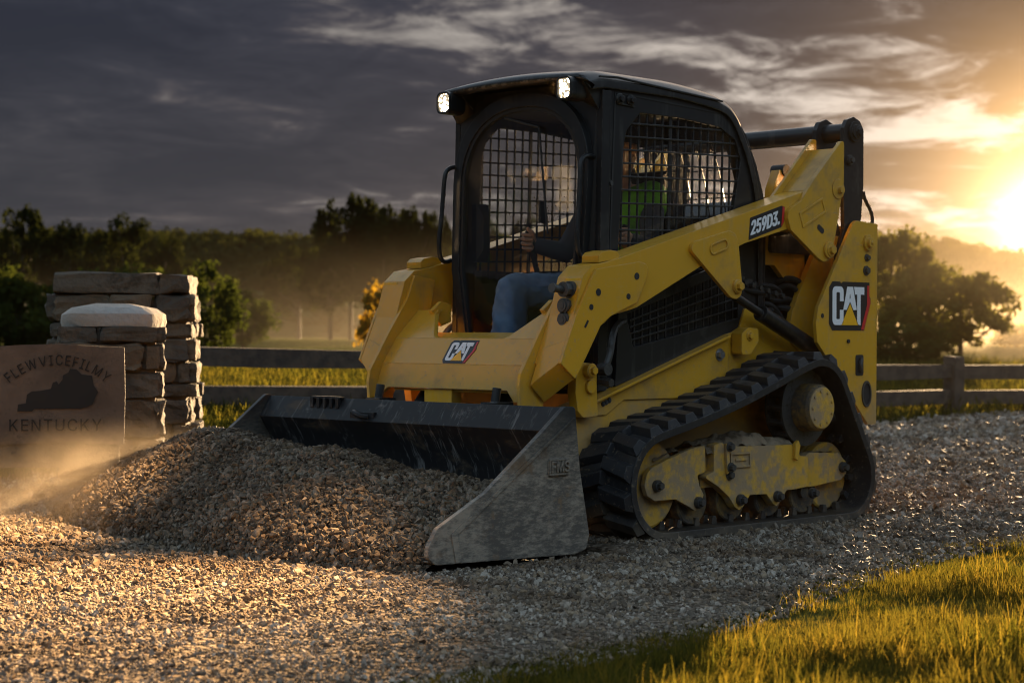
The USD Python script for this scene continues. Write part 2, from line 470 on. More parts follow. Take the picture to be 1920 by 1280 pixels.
def hill_z(x, y):
    D, r = along(x, y)
    a = np.degrees(np.arctan2(r, D))
    ridge = np.interp(a, [-70, -20, -12, -6, 0, 7, 11.5, 13, 16, 40, 70], [30, 28, 29, 28, 28, 30, 29, 27, 21, 20, 20])
    R = np.hypot(D, r)
    z = ridge * .5 * sst(R, 150, 330) * (1 - .25 * sst(R, 345, 600))
    return z + 2.0 * (meshkit.fbm(np.stack([x / 60, y / 60, x * 0], -1), 3, 5) - .5) * sst(R, 150, 400)
def sheet(us, vs, fn):
    X, Y = np.meshgrid(us, vs, indexing='ij')
    x, y, z = fn(X, Y)
    V = np.stack([x, y, z], -1).reshape(-1, 3)
    n, m = X.shape
    i = (np.arange(n - 1)[:, None] * m + np.arange(m - 1)[None]).ravel()
    Fc = np.vstack([np.c_[i, i + m, i + m + 1], np.c_[i, i + m + 1, i + 1]])
    t = trimesh.Trimesh(V, Fc, process=False)
    if t.face_normals[:, 2].mean() < 0:
        t.invert()
    return t
def polar(A, R):
    x = CP[0] + np.cos(A) * R
    y = CP[1] + np.sin(A) * R
    D, r = along(x, y)
    return x, y, np.where(R < 150, ground_z(x, y), ground_z(x, y) + hill_z(x, y))
rad = np.r_[np.linspace(0.01, 30, 90), np.geomspace(31, 150, 50)]
solo('meadow', sheet(np.linspace(0, 2 * np.pi, 181), rad, polar), 'meadow', smooth=True, kind='structure')
solo('hills', sheet(np.linspace(0, 2 * np.pi, 361), np.geomspace(150, 600, 60), polar), 'hill_cover', smooth=True, kind='structure')
# the gravel drive: a band past the machine
def drive_edges(x):
    near = np.interp(x, [-40, -14, -6, -.8, .3, 1.3, 1.9, 2.8, 3.3, 3.9, 4.6, 9], [-3.5, .2, 1.2, 1.72, 1.82, 2.08, 2.28, 2.46, 2.46, 2.52, 2.95, 4.2])
    far = np.interp(x, [-40, -14, -6, -1, 1, 2.5, 5, 9], [-13, -5.6, -4.6, -4.1, -3.8, -3.2, -2.6, -2.0])
    return near, far
def drive(U, Vv):
    n, f_ = drive_edges(U)
    n = n + .12 * (meshkit.noise(np.stack([U * 2.3, U * 0, U * 0], -1), 8) - .5)
    f_ = f_ + .3 * (meshkit.noise(np.stack([U * 1.3, U * 0 + 4, U * 0], -1), 9) - .5)
    y = f_ + (n - f_) * Vv
    z = ground_z(U, y) + .004
    e = np.minimum(Vv, 1 - Vv)
    lump = meshkit.fbm(np.stack([U * 1.1, y * 1.1, U * 0], -1), 3, 21) - .5
    rut = -.018 * np.exp(-((y - .68) / .25) ** 2) - .018 * np.exp(-((y + .68) / .25) ** 2)
    return U, y, z + (.010 + .030 * lump + rut * 0 + .012 * meshkit.noise(np.stack([U * 14, y * 14, U * 0], -1), 2)) * sst(e, 0, .06)
solo('gravel_drive', sheet(np.r_[np.linspace(-40, -5, 60), np.linspace(-4.9, 6.5, 260), np.linspace(6.6, 9, 10)], np.linspace(0, 1, 150), drive), 'gravel_ground', smooth=True, kind='structure')


# ---------------------------------------------------------------- the track loader
LD = Thing('track_loader', (0, 0, 0), label='yellow and black compact track loader pushing its bucket into the gravel pile', cat='track loader')
def lp(name, mesh, mat, label=None, smooth=30, parent=None):
    return part(parent or LD, name, mesh, mat, label, smooth)
def both(name, mesh, mat, labels=(None, None), **k):
    lp(name, mesh, mat, labels[0], **k)
    lp(name, mirror(join(mesh)), mat, labels[1], **k)
Yd = np.array([0, 1.0, 0])

# tracks: a belt round idler, rear idler and sprocket
CIRC = [((.56, .235), .235), ((-.815, .205), .205), ((-.575, .548), .232)]
hull = unary_union([Point(c).buffer(r, quad_segs=24) for c, r in CIRC]).convex_hull
hull = hull.buffer(.001)
def belt_path(off, n):
    ring = hull.buffer(-off).exterior
    L = ring.length
    p = np.array([ring.interpolate(i * L / n).coords[0] for i in range(n)])
    sag = np.clip((p[:, 0] + .42) / 1.0, 0, 1)
    top = (p[:, 1] > .40) & (sag > 0) & (sag < 1)
    p[top, 1] -= .022 * np.sin(np.pi * sag[top])
    return p
NL = 36
def make_track(sgn, detail):
    y0, y1 = .522, .838
    ring = Polygon(belt_path(.0, 200)).difference(Polygon(belt_path(.034, 200)))
    belt = ex(ring, y0, y1)
    pth = belt_path(0, NL * 2)
    if Polygon(pth).exterior.is_ccw is False:
        pth = pth[::-1]
    lugs, teeth = [], []
    for i in range(NL * 2):
        q = pth[i]
        t = pth[(i + 1) % len(pth)] - pth[i - 1]
        t /= np.linalg.norm(t)
        n = np.array([t[1], -t[0]])
        left = i % 2 == 0
        ya, yb = (y0 + .004, y0 + .172) if left else (y1 - .172, y1 - .004)
        sk = .020 if left else -.020
        pts = []
        for (yy, s_) in ((ya, -sk), (yb, sk)):
            w0, w1 = .042, .027
            for (a_, h_) in ((-w0, -.003), (w0, -.003), (w1, .034), (-w1, .034)):
                yin = yy + (0 if h_ < 0 else (.010 if yy == ya else -.010))
                c = q + t * (a_ + s_) + n * h_
                pts.append((c[0], yin, c[1]))
        lugs.append(hullm(pts))
        if i % 2 == 0:
            c = q - n * .034
            e = [(-.018, 0), (.018, 0), (.011, -.036), (-.011, -.036)]
            for yy in (.665, .715):
                pts = [((c + t * a_ + n * h_)[0], yy + dy_, (c + t * a_ + n * h_)[1]) for a_, h_ in e for dy_ in (-.012, .012)]
                teeth.append(hullm(pts))
    if sgn > 0:
        b = lp('rubber_track', belt, 'rubber')
        for l in lugs:
            part(b, 'tread_lug', l, 'rubber')
        for l in teeth:
            part(b, 'guide_tooth', l, 'rubber')
    else:
        b = lp('rubber_track', mirror(belt), 'rubber')
        part(b, 'tread_lugs', mirror(join(lugs)), 'rubber', kind='stuff')
make_track(1, True)
make_track(-1, False)

# rollers, idlers, sprocket
def wheel(x, z, r, ya=.56, yb=.722, hub=.03):
    w = yb - ya
    return lathe([(0, 0), (r * .55, 0), (r * .6, .01), (r * .93, 0), (r, .008), (r, .05), (r * .8, .06), (r * .8, w - .06), (r, w - .05), (r, w - .008), (r * .94, w), (r * .62, w - .016), (hub, w - .012), (hub, w + .01), (0, w + .01)], (x, ya, z), Yd, 36)
for x in (.25, -.03, -.31, -.58):
    both('track_roller', wheel(x, .142, .105), 'roller_iron')
both('front_idler', wheel(.56, .235, .195, .57, .728), 'muddy_yellow')
both('rear_idler', wheel(-.815, .205, .165, .57, .692), 'muddy_yellow')
teeth = []
for k in range(15):
    a = k * 2 * math.pi / 15
    c, s_ = math.cos(a), math.sin(a)
    teeth.append(cyl((-.575 + .172 * c, .64, .548 + .172 * s_), (-.575 + .172 * c, .735, .548 + .172 * s_), .016, 10))
both('drive_sprocket', [lathe([(0, 0), (.185, 0), (.185, .014), (.12, .02), (0, .02)], (-.575, .635, .548), Yd, 40), lathe([(0, 0), (.185, 0), (.185, .014), (0, .014)], (-.575, .725, .548), Yd, 40)] + teeth, 'steel_dark')
hubm = [lathe([(0, 0), (.135, 0), (.135, .03), (.118, .05), (.112, .16), (.104, .172), (.070, .176), (.066, .170), (0, .170)], (-.575, .66, .548), Yd, 40)]
for k in range(9):
    a = k * 2 * math.pi / 9 + .2
    hubm.append(bolt((-.575 + .122 * math.cos(a), .69, .548 + .122 * math.sin(a)), Yd, .008, .012))
    hubm.append(cyl((-.575 + .082 * math.cos(a), .833, .548 + .082 * math.sin(a)), (-.575 + .082 * math.cos(a), .838, .548 + .082 * math.sin(a)), .008, 8))
both('drive_hub', hubm, 'roller_iron')
both('hub_cap', [lathe([(0, 0), (.100, 0), (.100, .003), (.094, .006), (0, .006)], (-.575, .833, .548), Yd, 40)] + [cyl((-.575 + .080 * math.cos(k * .7), .839, .548 + .080 * math.sin(k * .7)), (-.575 + .080 * math.cos(k * .7), .843, .548 + .080 * math.sin(k * .7)), .007, 8) for k in range(9)], 'muddy_yellow')

# track frame plates
FP = [(.62, .235), (.605, .285), (.575, .31), (.46, .345), (.30, .385), (.205, .395), (.205, .275), (.26, .265), (.245, .215), (.215, .175), (.235, .115), (.275, .105), (.315, .125), (.41, .165), (.55, .165), (.60, .19)]
F2 = [(.225, .255), (.155, .275), (.155, .395), (.10, .405), (.06, .385), (-.43, .375), (-.46, .345), (-.50, .318), (-.56, .315), (-.56, .165), (-.535, .16), (-.555, .105), (-.58, .092), (-.61, .105), (-.635, .16), (-.56, .17), (-.44, .162), (-.39, .162), (-.335, .105), (-.31, .09), (-.285, .105), (-.235, .152), (-.11, .155), (-.06, .105), (-.03, .09), (0, .105), (.045, .155), (.12, .205)]
F2 = Polygon(F2).buffer(0)
F2 = max(getattr(F2, 'geoms', [F2]), key=lambda q: q.area)
F3 = [(-.565, .315), (-.60, .33), (-.84, .318), (-.905, .27), (-.905, .215), (-.86, .185), (-.63, .165), (-.565, .165)]
both('idler_plate', ex(FP, .735, .758, rnd=.012), 'muddy_yellow')
both('roller_frame', [ex(F2, .725, .768, rnd=.008), bx(-.55, .20, .60, .724, .20, .375)], 'muddy_yellow')
both('rear_frame', [ex(F3, .70, .745, rnd=.012), bx(-.78, -.57, .61, .699, .19, .31)], 'muddy_yellow')
both('frame_rib', ex([(.085, .40), (.06, .40), (.055, .27), (.075, .26)], .769, .782), 'muddy_yellow')
both('frame_rib', ex([(-.435, .38), (-.46, .395), (-.475, .37), (-.455, .30), (-.435, .31)], .769, .785), 'muddy_yellow')
both('grease_plate', [ex(sbox(-.11, .285, .04, .355).difference(sbox(-.10, .295, .03, .345)), .769, .774), ex(sbox(-.08, .315, .0, .328), .769, .772)], 'muddy_yellow')
for (x, z, y) in ((.545, .232, .76), (.26, .142, .76), (-.03, .138, .77), (-.31, .138, .77), (-.585, .138, .77), (-.865, .248, .747), (.06, .385, .783), (.052, .29, .783), (.045, .255, .77)):
    both('axle_bolt', [cyl((x, y, z), (x, y + .016, z), .026, 20), bolt((x, y + .016, z), Yd, .016, .022)] if z < .25 else bolt((x, y, z), Yd, .016, .022), 'steel_dark')
def lumpy(fn, us, vs, seed, amp, freq):
    m = sheet(us, vs, fn)
    m.vertices[:, 2] += amp * (meshkit.fbm(m.vertices * freq, 4, seed) - .35)
    return m
both('packed_mud', [lumpy(lambda u, v: (u, v, .385 + .035 * np.sin(np.clip((u + .42) / .62, 0, 1) * np.pi) - .10 * ((v - .66) / .11) ** 4 * .5), np.linspace(-.46, .20, 60), np.linspace(.55, .765, 24), 5, .07, 22.0),
                    lumpy(lambda u, v: (u, v, .33 + .04 * np.sin(np.clip((u - .2) / .34, 0, 1) * np.pi) + 0 * v), np.linspace(.2, .52, 40), np.linspace(.55, .732, 20), 6, .06, 24.0),
                    lumpy(lambda u, v: (u, v, .315 + 0 * u), np.linspace(-.86, -.46, 40), np.linspace(.55, .70, 16), 8, .045, 24.0)], 'mud', smooth=True)

# chassis between the tracks
CH = [(.87, .26), (.87, .555), (.69, .605), (-.25, .895), (-.30, .905), (-.36, .93), (-.40, 1.02), (-.54, 1.03), (-.70, .95), (-1.15, .95), (-1.2, .40), (-.9, .24)]
both('chassis_side', [ex(CH, .40, .505), ex([(.69, .605), (-.25, .895), (-.25, .882), (.69, .592)], .505, .540)], 'yellow_paint')
both('access_cover', ex([(.685, .585), (.685, .535), (.60, .535), (.48, .60), (.2, .60), (-.27, .60), (-.27, .885), (.67, .595)], .5055, .512), 'yellow_paint')
both('lower_post', [ex([(.845, .725), (.80, .77), (.73, .765), (.715, .72), (.71, .60), (.70, .535), (.80, .53), (.835, .56), (.85, .64)], .513, .560, rnd=.012)], 'yellow_paint')
both('post_pin', [cyl((.775, .56, .735), (.775, .59, .735), .032, 20), bolt((.775, .59, .735), Yd, .018, .02), cyl((.76, .56, .665), (.76, .574, .665), .03, 18)], 'yellow_paint')
both('hose_fitting', [cyl((.66, .53, .74), (.66, .58, .74), .028, 12), cyl((.66, .53, .69), (.66, .60, .68), .02, 6), tube([(.66, .55, .74), (.63, .56, .80), (.60, .55, .88), (.5, .53, .95)], .016, 8, 16)], 'steel_dark')
for (x, z) in ((.62, .585), (.60, .592), (.58, .60)):
    both('cover_bolt', bolt((x, .512, z), Yd, .008, .008), 'steel_dark')
both('cover_bolt', bolt((-.20, .512, .80), Yd, .02, .02), 'steel_bright')
both('track_bracket', [ex([(-.29, .80), (-.29, .90), (-.34, .93), (-.42, .925), (-.42, .86), (-.36, .80)], .513, .575, rnd=.015), bolt((-.35, .575, .89), Yd, .016, .016)], 'yellow_paint')
lp('belly_plate', bx(-1.15, .80, -.42, .42, .24, .28), 'black_matte')
lp('front_crossmember', [ex([(.87, .25), (.87, .54), (.80, .54), (.80, .25)], -.40, .40)], 'black_matte')
lp('engine_bay', [bx(-1.19, -.60, -.42, .42, .95, 1.18), bx(-1.18, -.70, -.40, .40, 1.18, 1.40)], 'black_matte')
both('bay_plate', [ex([(-.34, 1.33), (-.34, 1.24), (-.70, 1.24), (-.80, 1.16), (-.95, 1.16), (-.95, 1.42), (-.62, 1.44)], .425, .455)], 'yellow_paint')
bay = []
rr = random.Random(4)
for k in range(11):
    x = -.40 - .40 * rr.random(); z = 1.0 + .2 * rr.random()
    bay.append(tube([(x, .42, z), (x - .05, .47, z + .03 * rr.uniform(-1, 1)), (x - .13, .48, z - .04 * rr.random()), (x - .22, .44, z - .07 * rr.random())], .013 + .006 * rr.random(), 8, 14))
both('hydraulic_hoses', bay, 'black_matte')
vb = []
for k in range(7):
    x = -.36 - .06 * k; z = 1.16 - .012 * k
    vb += [bx(x - .02, x + .02, .43, .475, z - .03, z + .03), cyl((x, .475, z), (x, .50, z), .013, 6)]
both('valve_block', vb, 'steel_dark')

# black side screen under the arm
sp = Polygon([(.52, .66), (.50, 1.02), (.44, 1.04), (-.38, 1.27), (-.42, 1.0), (-.38, .92), (-.26, .885)])
hole = Polygon([(.40, .835), (.45, .985), (-.36, 1.215), (-.36, .975)])
both('side_shield', ex(sp.difference(hole), .478, .496), 'black_paint')
gr = []
for k in range(15):
    x = .44 - k * .055
    z0, z1 = np.interp(x, [-.36, .40], [.975, .835]), np.interp(x, [-.36, .45], [1.215, .985])
    gr.append(bx(x - .004, x + .004, .480, .488, z0, z1))
for k in range(1, 5):
    f_ = k / 5
    gr.append(ex([(.42, .835 + .15 * f_ - .004), (.42, .843 + .15 * f_ - .004), (-.36, .979 + .24 * f_), (-.36, .971 + .24 * f_)], .4885, .493))
both('shield_mesh', gr, 'black_paint')
both('shield_backing', bx(-.38, .50, .44, .462, .70, 1.2), 'black_matte')

# rear towers
TW = [(-1.03, 1.45), (-1.06, 1.468), (-1.245, 1.46), (-1.24, .445), (-1.17, .445), (-.735, .86), (-.722, .95), (-.74, 1.03), (-1.0, 1.41)]
both('rear_tower', [ex(TW, .672, .692, rnd=.01), ex([(-1.22, .45), (-1.24, .45), (-1.245, 1.455), (-1.225, 1.455)], .30, .6715), ex([(-1.02, 1.40), (-.78, 1.02), (-.76, .95), (-.76, .86), (-1.0, .7), (-1.2, .7), (-1.2, 1.4)], .48, .51)], 'yellow_paint')
lp('rear_door', [ex([(-1.25, .50), (-1.31, .52), (-1.31, 1.30), (-1.25, 1.42)], -.47, .47)], 'black_paint')
both('tower_pin', [cyl((-1.155, .692, 1.36), (-1.155, .705, 1.36), .040, 28), cyl((-1.155, .705, 1.36), (-1.155, .722, 1.36), .024, 20), cyl((-1.155, .722, 1.36), (-1.155, .727, 1.36), .008, 8)], 'yellow_paint')
for (x, z, r) in ((-1.15, 1.285, .013), (-1.145, 1.22, .017)):
    both('tower_bolt', bolt((x, .692, z), Yd, r, .018), 'steel_dark')
both('tower_bolt', [cyl((-.775, .692, .99), (-.775, .694, .99), .012, 8), cyl((-.99, .692, .865), (-.99, .700, .865), .010, 8)], 'black_matte')
slot = lambda x, z, w, h: ex(sbox(x - w, z - h, x + w, z + h), .6925, .694, rnd=.012)
both('tie_down_slot', slot(-1.09, .745, .034, .052), 'black_matte')
both('tie_down_slot', ex(affinity.scale(Point(-1.15, .60).buffer(.036), 1.0, 1.7), .6925, .6935), 'black_matte')
both('slot_rim', ex(affinity.scale(Point(-1.15, .60).buffer(.040), 1.0, 1.66).difference(affinity.scale(Point(-1.15, .60).buffer(.032), 1, 1.7)), .6922, .699), 'steel_dark')
both('tie_down_ring', tube([(-1.10, .70, .78), (-1.085, .706, .745), (-1.10, .70, .71)], .010, 8, 10), 'steel_dark')
both('grab_loop', tube([(-1.165, .66, 1.62), (-1.19, .665, 1.56), (-1.235, .665, 1.50), (-1.235, .665, 1.46), (-1.19, .665, 1.44)], .009, 8, 20), 'black_paint')

# black rear uprights and the tube across
UP = [(-.992, 1.93), (-1.02, 1.972), (-1.075, 1.99), (-1.13, 1.972), (-1.162, 1.93), (-1.162, 1.64), (-1.135, 1.42), (-1.02, 1.18), (-.93, 1.18), (-.945, 1.30), (-1.0, 1.43), (-.988, 1.66)]
both('rear_link', [ex(UP, .640, .662), ex([(a - .0, b) for a, b in UP[:6]] + [(-1.14, 1.55), (-.988, 1.66)], .47, .495)], 'black_paint')
both('link_pin', [cyl((-1.08, .662, 1.915), (-1.08, .674, 1.915), .052, 28), cyl((-1.08, .674, 1.915), (-1.08, .684, 1.915), .036, 24), bolt((-1.095, .684, 1.915), Yd, .02, .012)], 'black_paint')
both('link_bolt', [cyl((-1.035, .662, 1.77), (-1.035, .675, 1.77), .026, 20), bolt((-1.035, .675, 1.77), Yd, .015, .016)], 'steel_dark')
lp('cross_tube', cyl((-1.08, -.66, 1.915), (-1.08, .66, 1.915), .047, 32), 'black_paint')

# lift arms
def topz(x): return 1.212 + .272 * (.72 - x)
BM = [(.90, 1.140), (.84, 1.190), (.72, topz(.72)), (-.76, topz(-.76)), (-.80, topz(-.80) - .005), (-.80, 1.40), (-.55, 1.405), (-.22, 1.325), (.07, 1.222), (.55, 1.012), (.61, .998), (.72, .975), (.755, .945), (.80, .925), (.88, .80), (.955, .70), (1.045, .768), (.955, .97)]
both('lift_arm', [ex(BM, .50, .645, rnd=.006)], 'yellow_paint')
# splayed shin: outer face narrows inward below
def loft(P0, y0, P1, y1):
    P0, P1 = np.array(P0, float), np.array(P1, float)
    n = len(P0)
    V = np.vstack([np.c_[P0[:, 0], np.full(n, y0), P0[:, 1]], np.c_[P1[:, 0], np.full(n, y1), P1[:, 1]]])
    return hullm(V)
both('arm_foot', loft([(1.046, .771), (.953, .701), (.90, .79), (1.0, .87)], .6445, [(1.085, .675), (1.0, .60), (.90, .66), (1.02, .83)], .515), 'yellow_paint')
OUT = [(.845, 1.155), (.825, 1.175), (.72, 1.19), (.54, 1.215), (.50, 1.205), (.485, 1.18), (.50, 1.14), (.56, 1.035), (.66, 1.0), (.735, .972), (.80, .93), (.888, .80), (.958, .703), (1.048, .77), (.957, .97)]
both('arm_plate', ex(OUT, .646, .660, rnd=.006), 'yellow_paint')
both('arm_nose', [ex([(.905, 1.135), (.905, .915), (.80, .915), (.80, 1.16)], .548, .6445)], 'yellow_paint')
IP = [(.85, 1.17), (.895, 1.06), (1.01, .90), (1.125, .725), (1.135, .67), (1.125, .55), (1.0, .55), (.98, .62), (.86, .72), (.76, .95), (.72, 1.15)]
both('inner_arm_plate', ex(IP, .482, .4995, rnd=.008), 'yellow_paint')
both('arm_lug', [ex([(.775, 1.205), (.775, 1.235), (.755, 1.252), (.70, 1.262), (.655, 1.258), (.64, 1.24), (.64, 1.225)], .525, .625)], 'yellow_paint')
for (x, z) in ((.815, 1.075), (.86, 1.01), (.62, 1.06), (.565, 1.15)):
    both('arm_hole', [cyl((x, .6605, z), (x, .6615, z), .013 if z < 1.07 else .016, 16)], 'black_matte')
both('arm_hole', [ex([(.905, .925), (.885, .955), (.875, .95), (.895, .92)], .6605, .6615)], 'black_matte')
def coupler(y, z, k):
    m = [cyl((.905, y, z), (.93, y, z), .036, 24), cyl((.93, y, z), (.955, y, z), .030, 8), cyl((.955, y, z), (.965, y, z), .033, 24)]
    if k == 0:
        m += [cyl((.965, y - .005, z), (1.01, y - .01, z + .005), .017, 16), cyl((1.01, y - .01, z + .005), (1.022, y - .01, z + .006), .021, 16)]
    else:
        m += [cyl((.965, y, z), (.972, y, z), .024, 20), cyl((.972, y, z), (.974, y, z), .014, 16)]
    return m
for k, z in enumerate((1.085, 1.015, .955)):
    lp('hose_coupler', coupler(.59, z, k), 'steel_dark')
# gussets
G1 = [(.195, 1.275), (.19, 1.30), (.165, 1.318), (-.08, 1.378), (-.125, 1.365), (-.145, 1.33), (-.178, 1.11), (-.165, 1.075), (-.13, 1.06), (-.09, 1.068), (-.06, 1.09)]
both('arm_gusset', ex(G1, .646, .666, rnd=.02), 'yellow_paint')
cap = lambda x, z, w, h, a: affinity.rotate(LineString([(x - w, z), (x + w, z)]).buffer(h), a, origin=(x, z))
both('gusset_slot', ex(cap(.0, 1.300, .042, .026, -17).difference(cap(.0, 1.300, .042, .018, -17)), .666, .671), 'yellow_paint')
both('gusset_pin', [cyl((-.135, .666, 1.12), (-.135, .676, 1.12), .034, 24), bolt((-.135, .676, 1.12), Yd, .020, .022)], 'yellow_paint')
G2 = [(-.525, 1.455), (-.53, 1.49), (-.56, 1.51), (-.63, 1.545), (-.74, 1.66), (-.97, 1.865), (-.985, 1.86), (-.985, 1.66), (-.945, 1.50), (-.89, 1.30), (-.86, 1.262), (-.815, 1.255), (-.775, 1.27), (-.55, 1.40)]
both('rear_gusset', ex(G2, .646, .668, rnd=.015), 'yellow_paint')
G2i = [(-.60, 1.55), (-.72, 1.66), (-.95, 1.88), (-.985, 1.88), (-.985, 1.66), (-.945, 1.50), (-.80, 1.40), (-.6, 1.45)]
both('inner_gusset', ex(G2i, .482, .4995, rnd=.01), 'yellow_paint')
both('gusset_web', [ex([(-.70, 1.60), (-.95, 1.825), (-.955, 1.81), (-.705, 1.585)], .50, .645)], 'yellow_paint')
em = affinity.rotate(sbox(-.83, 1.45, -.62, 1.53), -24, origin=(-.72, 1.49))
both('gusset_emboss', ex(em.difference(em.buffer(-.012)), .668, .671, rnd=.004), 'yellow_paint')
both('gusset_pin', [cyl((-.855, .668, 1.315), (-.855, .680, 1.315), .042, 28), bolt((-.862, .680, 1.315), Yd, .022, .02)], 'yellow_paint')
both('gusset_pin', [cyl((-.935, .668, 1.62), (-.935, .672, 1.62), .05, 28), cyl((-.945, .672, 1.615), (-.945, .690, 1.615), .018, 18)], 'yellow_paint')
both('gusset_slot', ex(cap(-.79, 1.415, .016, .014, 30), .6685, .6695), 'black_matte')
both('lift_cylinder', [cyl((-.16, .585, 1.10), (-.98, .585, .78), .020, 20), cyl((-.42, .585, 1.0), (-.98, .585, .78), .040, 24)], 'black_paint')
both('hood_bracket', [ex([(-.685, 1.53), (-.695, 1.62), (-.745, 1.715), (-.80, 1.715), (-.84, 1.64), (-.96, 1.60), (-.96, 1.53)], .40, .45)], 'yellow_paint')
both('bracket_bolt', cyl((-.735, .45, 1.60), (-.735, .465, 1.60), .022, 16), 'steel_dark')
both('bracket_bushing', cyl((-.79, .38, 1.715), (-.79, .46, 1.715), .030, 14), 'black_matte')
lp('engine_hood', [ex([(-.645, 1.30), (-.66, 1.50), (-.74, 1.575), (-1.0, 1.555), (-1.18, 1.50), (-1.24, 1.42), (-1.24, 1.30)], -.476, .476, rnd=.02)], 'black_paint')

# torque plate between the arms
TP = np.array([(.83, 1.005), (.97, .872), (1.05, .757), (1.092, .645)])
def tp_x(z):
    return np.interp(z, TP[::-1, 1], TP[::-1, 0])
def plate_on_tp(poly2, t):
    """polygon in (y, height z) laid on the folded plate"""
    m = trimesh.creation.extrude_polygon(poly2, 1.0, engine='earcut')
    return m
cut = Polygon([(-.34, 1.02), (-.34, .985), (-.235, .885), (-.21, .874), (.235, .874), (.26, .885), (.36, .985), (.36, 1.02)])
outl = Polygon([(-.4815, 1.005), (-.4815, .60), (-.46, .60), (-.40, .648), (.38, .648), (.44, .60), (.4815, .60), (.4815, 1.005)])
shape = outl.difference(cut.buffer(.012).buffer(-.012))
pieces = []
for z0, z1 in ((.872, 1.01), (.757, .872), (.55, .757)):
    for q in getattr(shape.intersection(sbox(-1, z0, 1, z1)), 'geoms', [shape.intersection(sbox(-1, z0, 1, z1))]):
        if q.area < 1e-5:
            continue
        m = trimesh.creation.extrude_polygon(q, .02, engine='earcut')
        v = m.vertices.copy()
        sl = {.872: (TP[0], TP[1]), .757: (TP[1], TP[2]), .55: (TP[2], TP[3])}[z0]
        k = (sl[1][0] - sl[0][0]) / (sl[1][1] - sl[0][1])
        x = sl[0][0] + (v[:, 1] - sl[0][1]) * k - v[:, 2] * 1.3
        m = trimesh.Trimesh(np.c_[x, v[:, 0], v[:, 1]], m.faces, process=False)
        if m.volume < 0:
            m.invert()
        pieces.append(m)
lp('torque_plate', pieces, 'yellow_paint')
lp('torque_rib', [ex([(.80, .90), (.95, .862), (.95, .835), (.78, .86)], -.48, .48), ex([(.98, .66), (1.07, .645), (1.07, .635), (.95, .64)], -.38, .36)], 'yellow_paint')
both('torque_ear', [ex([(.86, 1.0), (.80, 1.045), (.74, 1.03), (.74, .95), (.80, .93)], .35, .375)], 'yellow_paint')
both('tilt_cylinder', [cyl((.83, .25, .80), (1.17, .25, .36), .042, 20), cyl((1.05, .25, .515), (1.19, .25, .33), .024, 16)], 'black_paint')
lp('bracket_block', bx(1.02, 1.08, -.16, .02, .585, .645), 'yellow_paint')
lp('coupler_plate', [ex([(1.20, .12), (1.23, .50), (1.20, .56), (1.13, .56), (1.12, .44), (1.15, .12)], -.52, .52)], 'black_paint')
both('coupler_lever', [cyl((1.17, .38, .56), (1.15, .38, .66), .02, 12), bx(1.10, 1.2, .33, .43, .56, .60)], 'black_paint')

# bucket
BO = [(1.335, .60), (1.40, .505), (1.352, .435), (1.30, .34), (1.268, .20), (1.275, .10), (1.33, .045), (1.45, .028), (2.07, .055), (2.07, .035), (1.45, .004), (1.31, .016), (1.245, .075), (1.235, .20), (1.265, .35), (1.31, .595)]
lp('bucket_shell', ex(BO, -.960, .960), 'bucket_black')
SP = [(1.36, .605), (1.305, .603), (1.275, .35), (1.218, .085), (1.235, .028), (1.30, .012), (2.06, .030), (2.10, .06), (2.095, .10), (2.05, .165), (1.80, .285), (1.50, .50)]
def bl(a, b):
    return lp('bucket_side', ex(SP, a, b, rnd=.018), 'worn_steel')
bsd = bl(.961, .984)
bl(-.984, -.961)
part(bsd, 'edge_rib', ex([(1.30, .56), (1.32, .56), (1.985, .14), (1.96, .03), (1.93, .03), (1.95, .135)], .984, .9885, rnd=.004), 'worn_steel')
bd = affinity.rotate(sbox(1.345, .330, 1.462, .402), 0)
part(bsd, 'badge', ex(bd, .984, .990, rnd=.012), 'worn_steel')
part(bsd, 'badge_rim', ex(bd.buffer(-.004).difference(bd.buffer(-.011)), .990, .9935, rnd=.002), 'worn_steel')
lp('cutting_edge', ex([(1.95, .029), (2.06, .03), (2.075, .040), (2.055, .053), (1.95, .051)], -.958, .958), 'worn_steel')
lp('step_pad', [bx(1.33, 1.36, -.63, -.42, .595, .607)] + [bx(1.352, 1.37, -.62 + .045 * k, -.60 + .045 * k, .555, .60) for k in range(5)], 'bucket_black')
lp('bucket_hook', [tube([(1.38, -.28, .535), (1.41, -.26, .545), (1.425, -.22, .535), (1.40, -.18, .525)], .012, 8, 14), bx(1.365, 1.392, -.31, -.15, .515, .545)], 'bucket_black')

# ---------------------------------------------------------------- cab
ZB = .64
side = Polygon([(.60, ZB), (.612, 1.20), (.575, 1.96), (.53, 2.005), (.40, 2.018), (-.25, 1.985), (-.37, 1.945), (-.455, 1.86), (-.535, 1.72), (-.59, 1.58), (-.61, 1.45), (-.60, ZB)])
win = Polygon([(.33, 1.905), (.42, 1.82), (.44, 1.76), (.475, 1.30), (.48, 1.15), (-.10, 1.16), (-.31, 1.30), (-.385, 1.62), (-.41, 1.74), (-.365, 1.835), (-.25, 1.885), (.03, 1.905)])
win = win.buffer(-.02).buffer(.02)
both('cab_side', ex(side.difference(win), .448, .470), 'black_paint')
both('side_panel_edge', [ex([(.505, 1.985), (.495, 1.985), (.532, 1.20), (.542, 1.20)], .4702, .4725), ex([(.50, 1.985), (-.25, 1.955), (-.25, 1.949), (.50, 1.979)], .4702, .4725)], 'black_matte')
bars = []
minx, minz, maxx, maxz = win.bounds
for k in range(17):
    x = maxx - .028 - k * .0555
    ln = LineString([(x, 1.0), (x - .02, 2.0)]).intersection(win.buffer(.01))
    if not ln.is_empty:
        bars.append(ex(ln.buffer(.0042 if k != 6 else .010, cap_style=2), .452, .459))
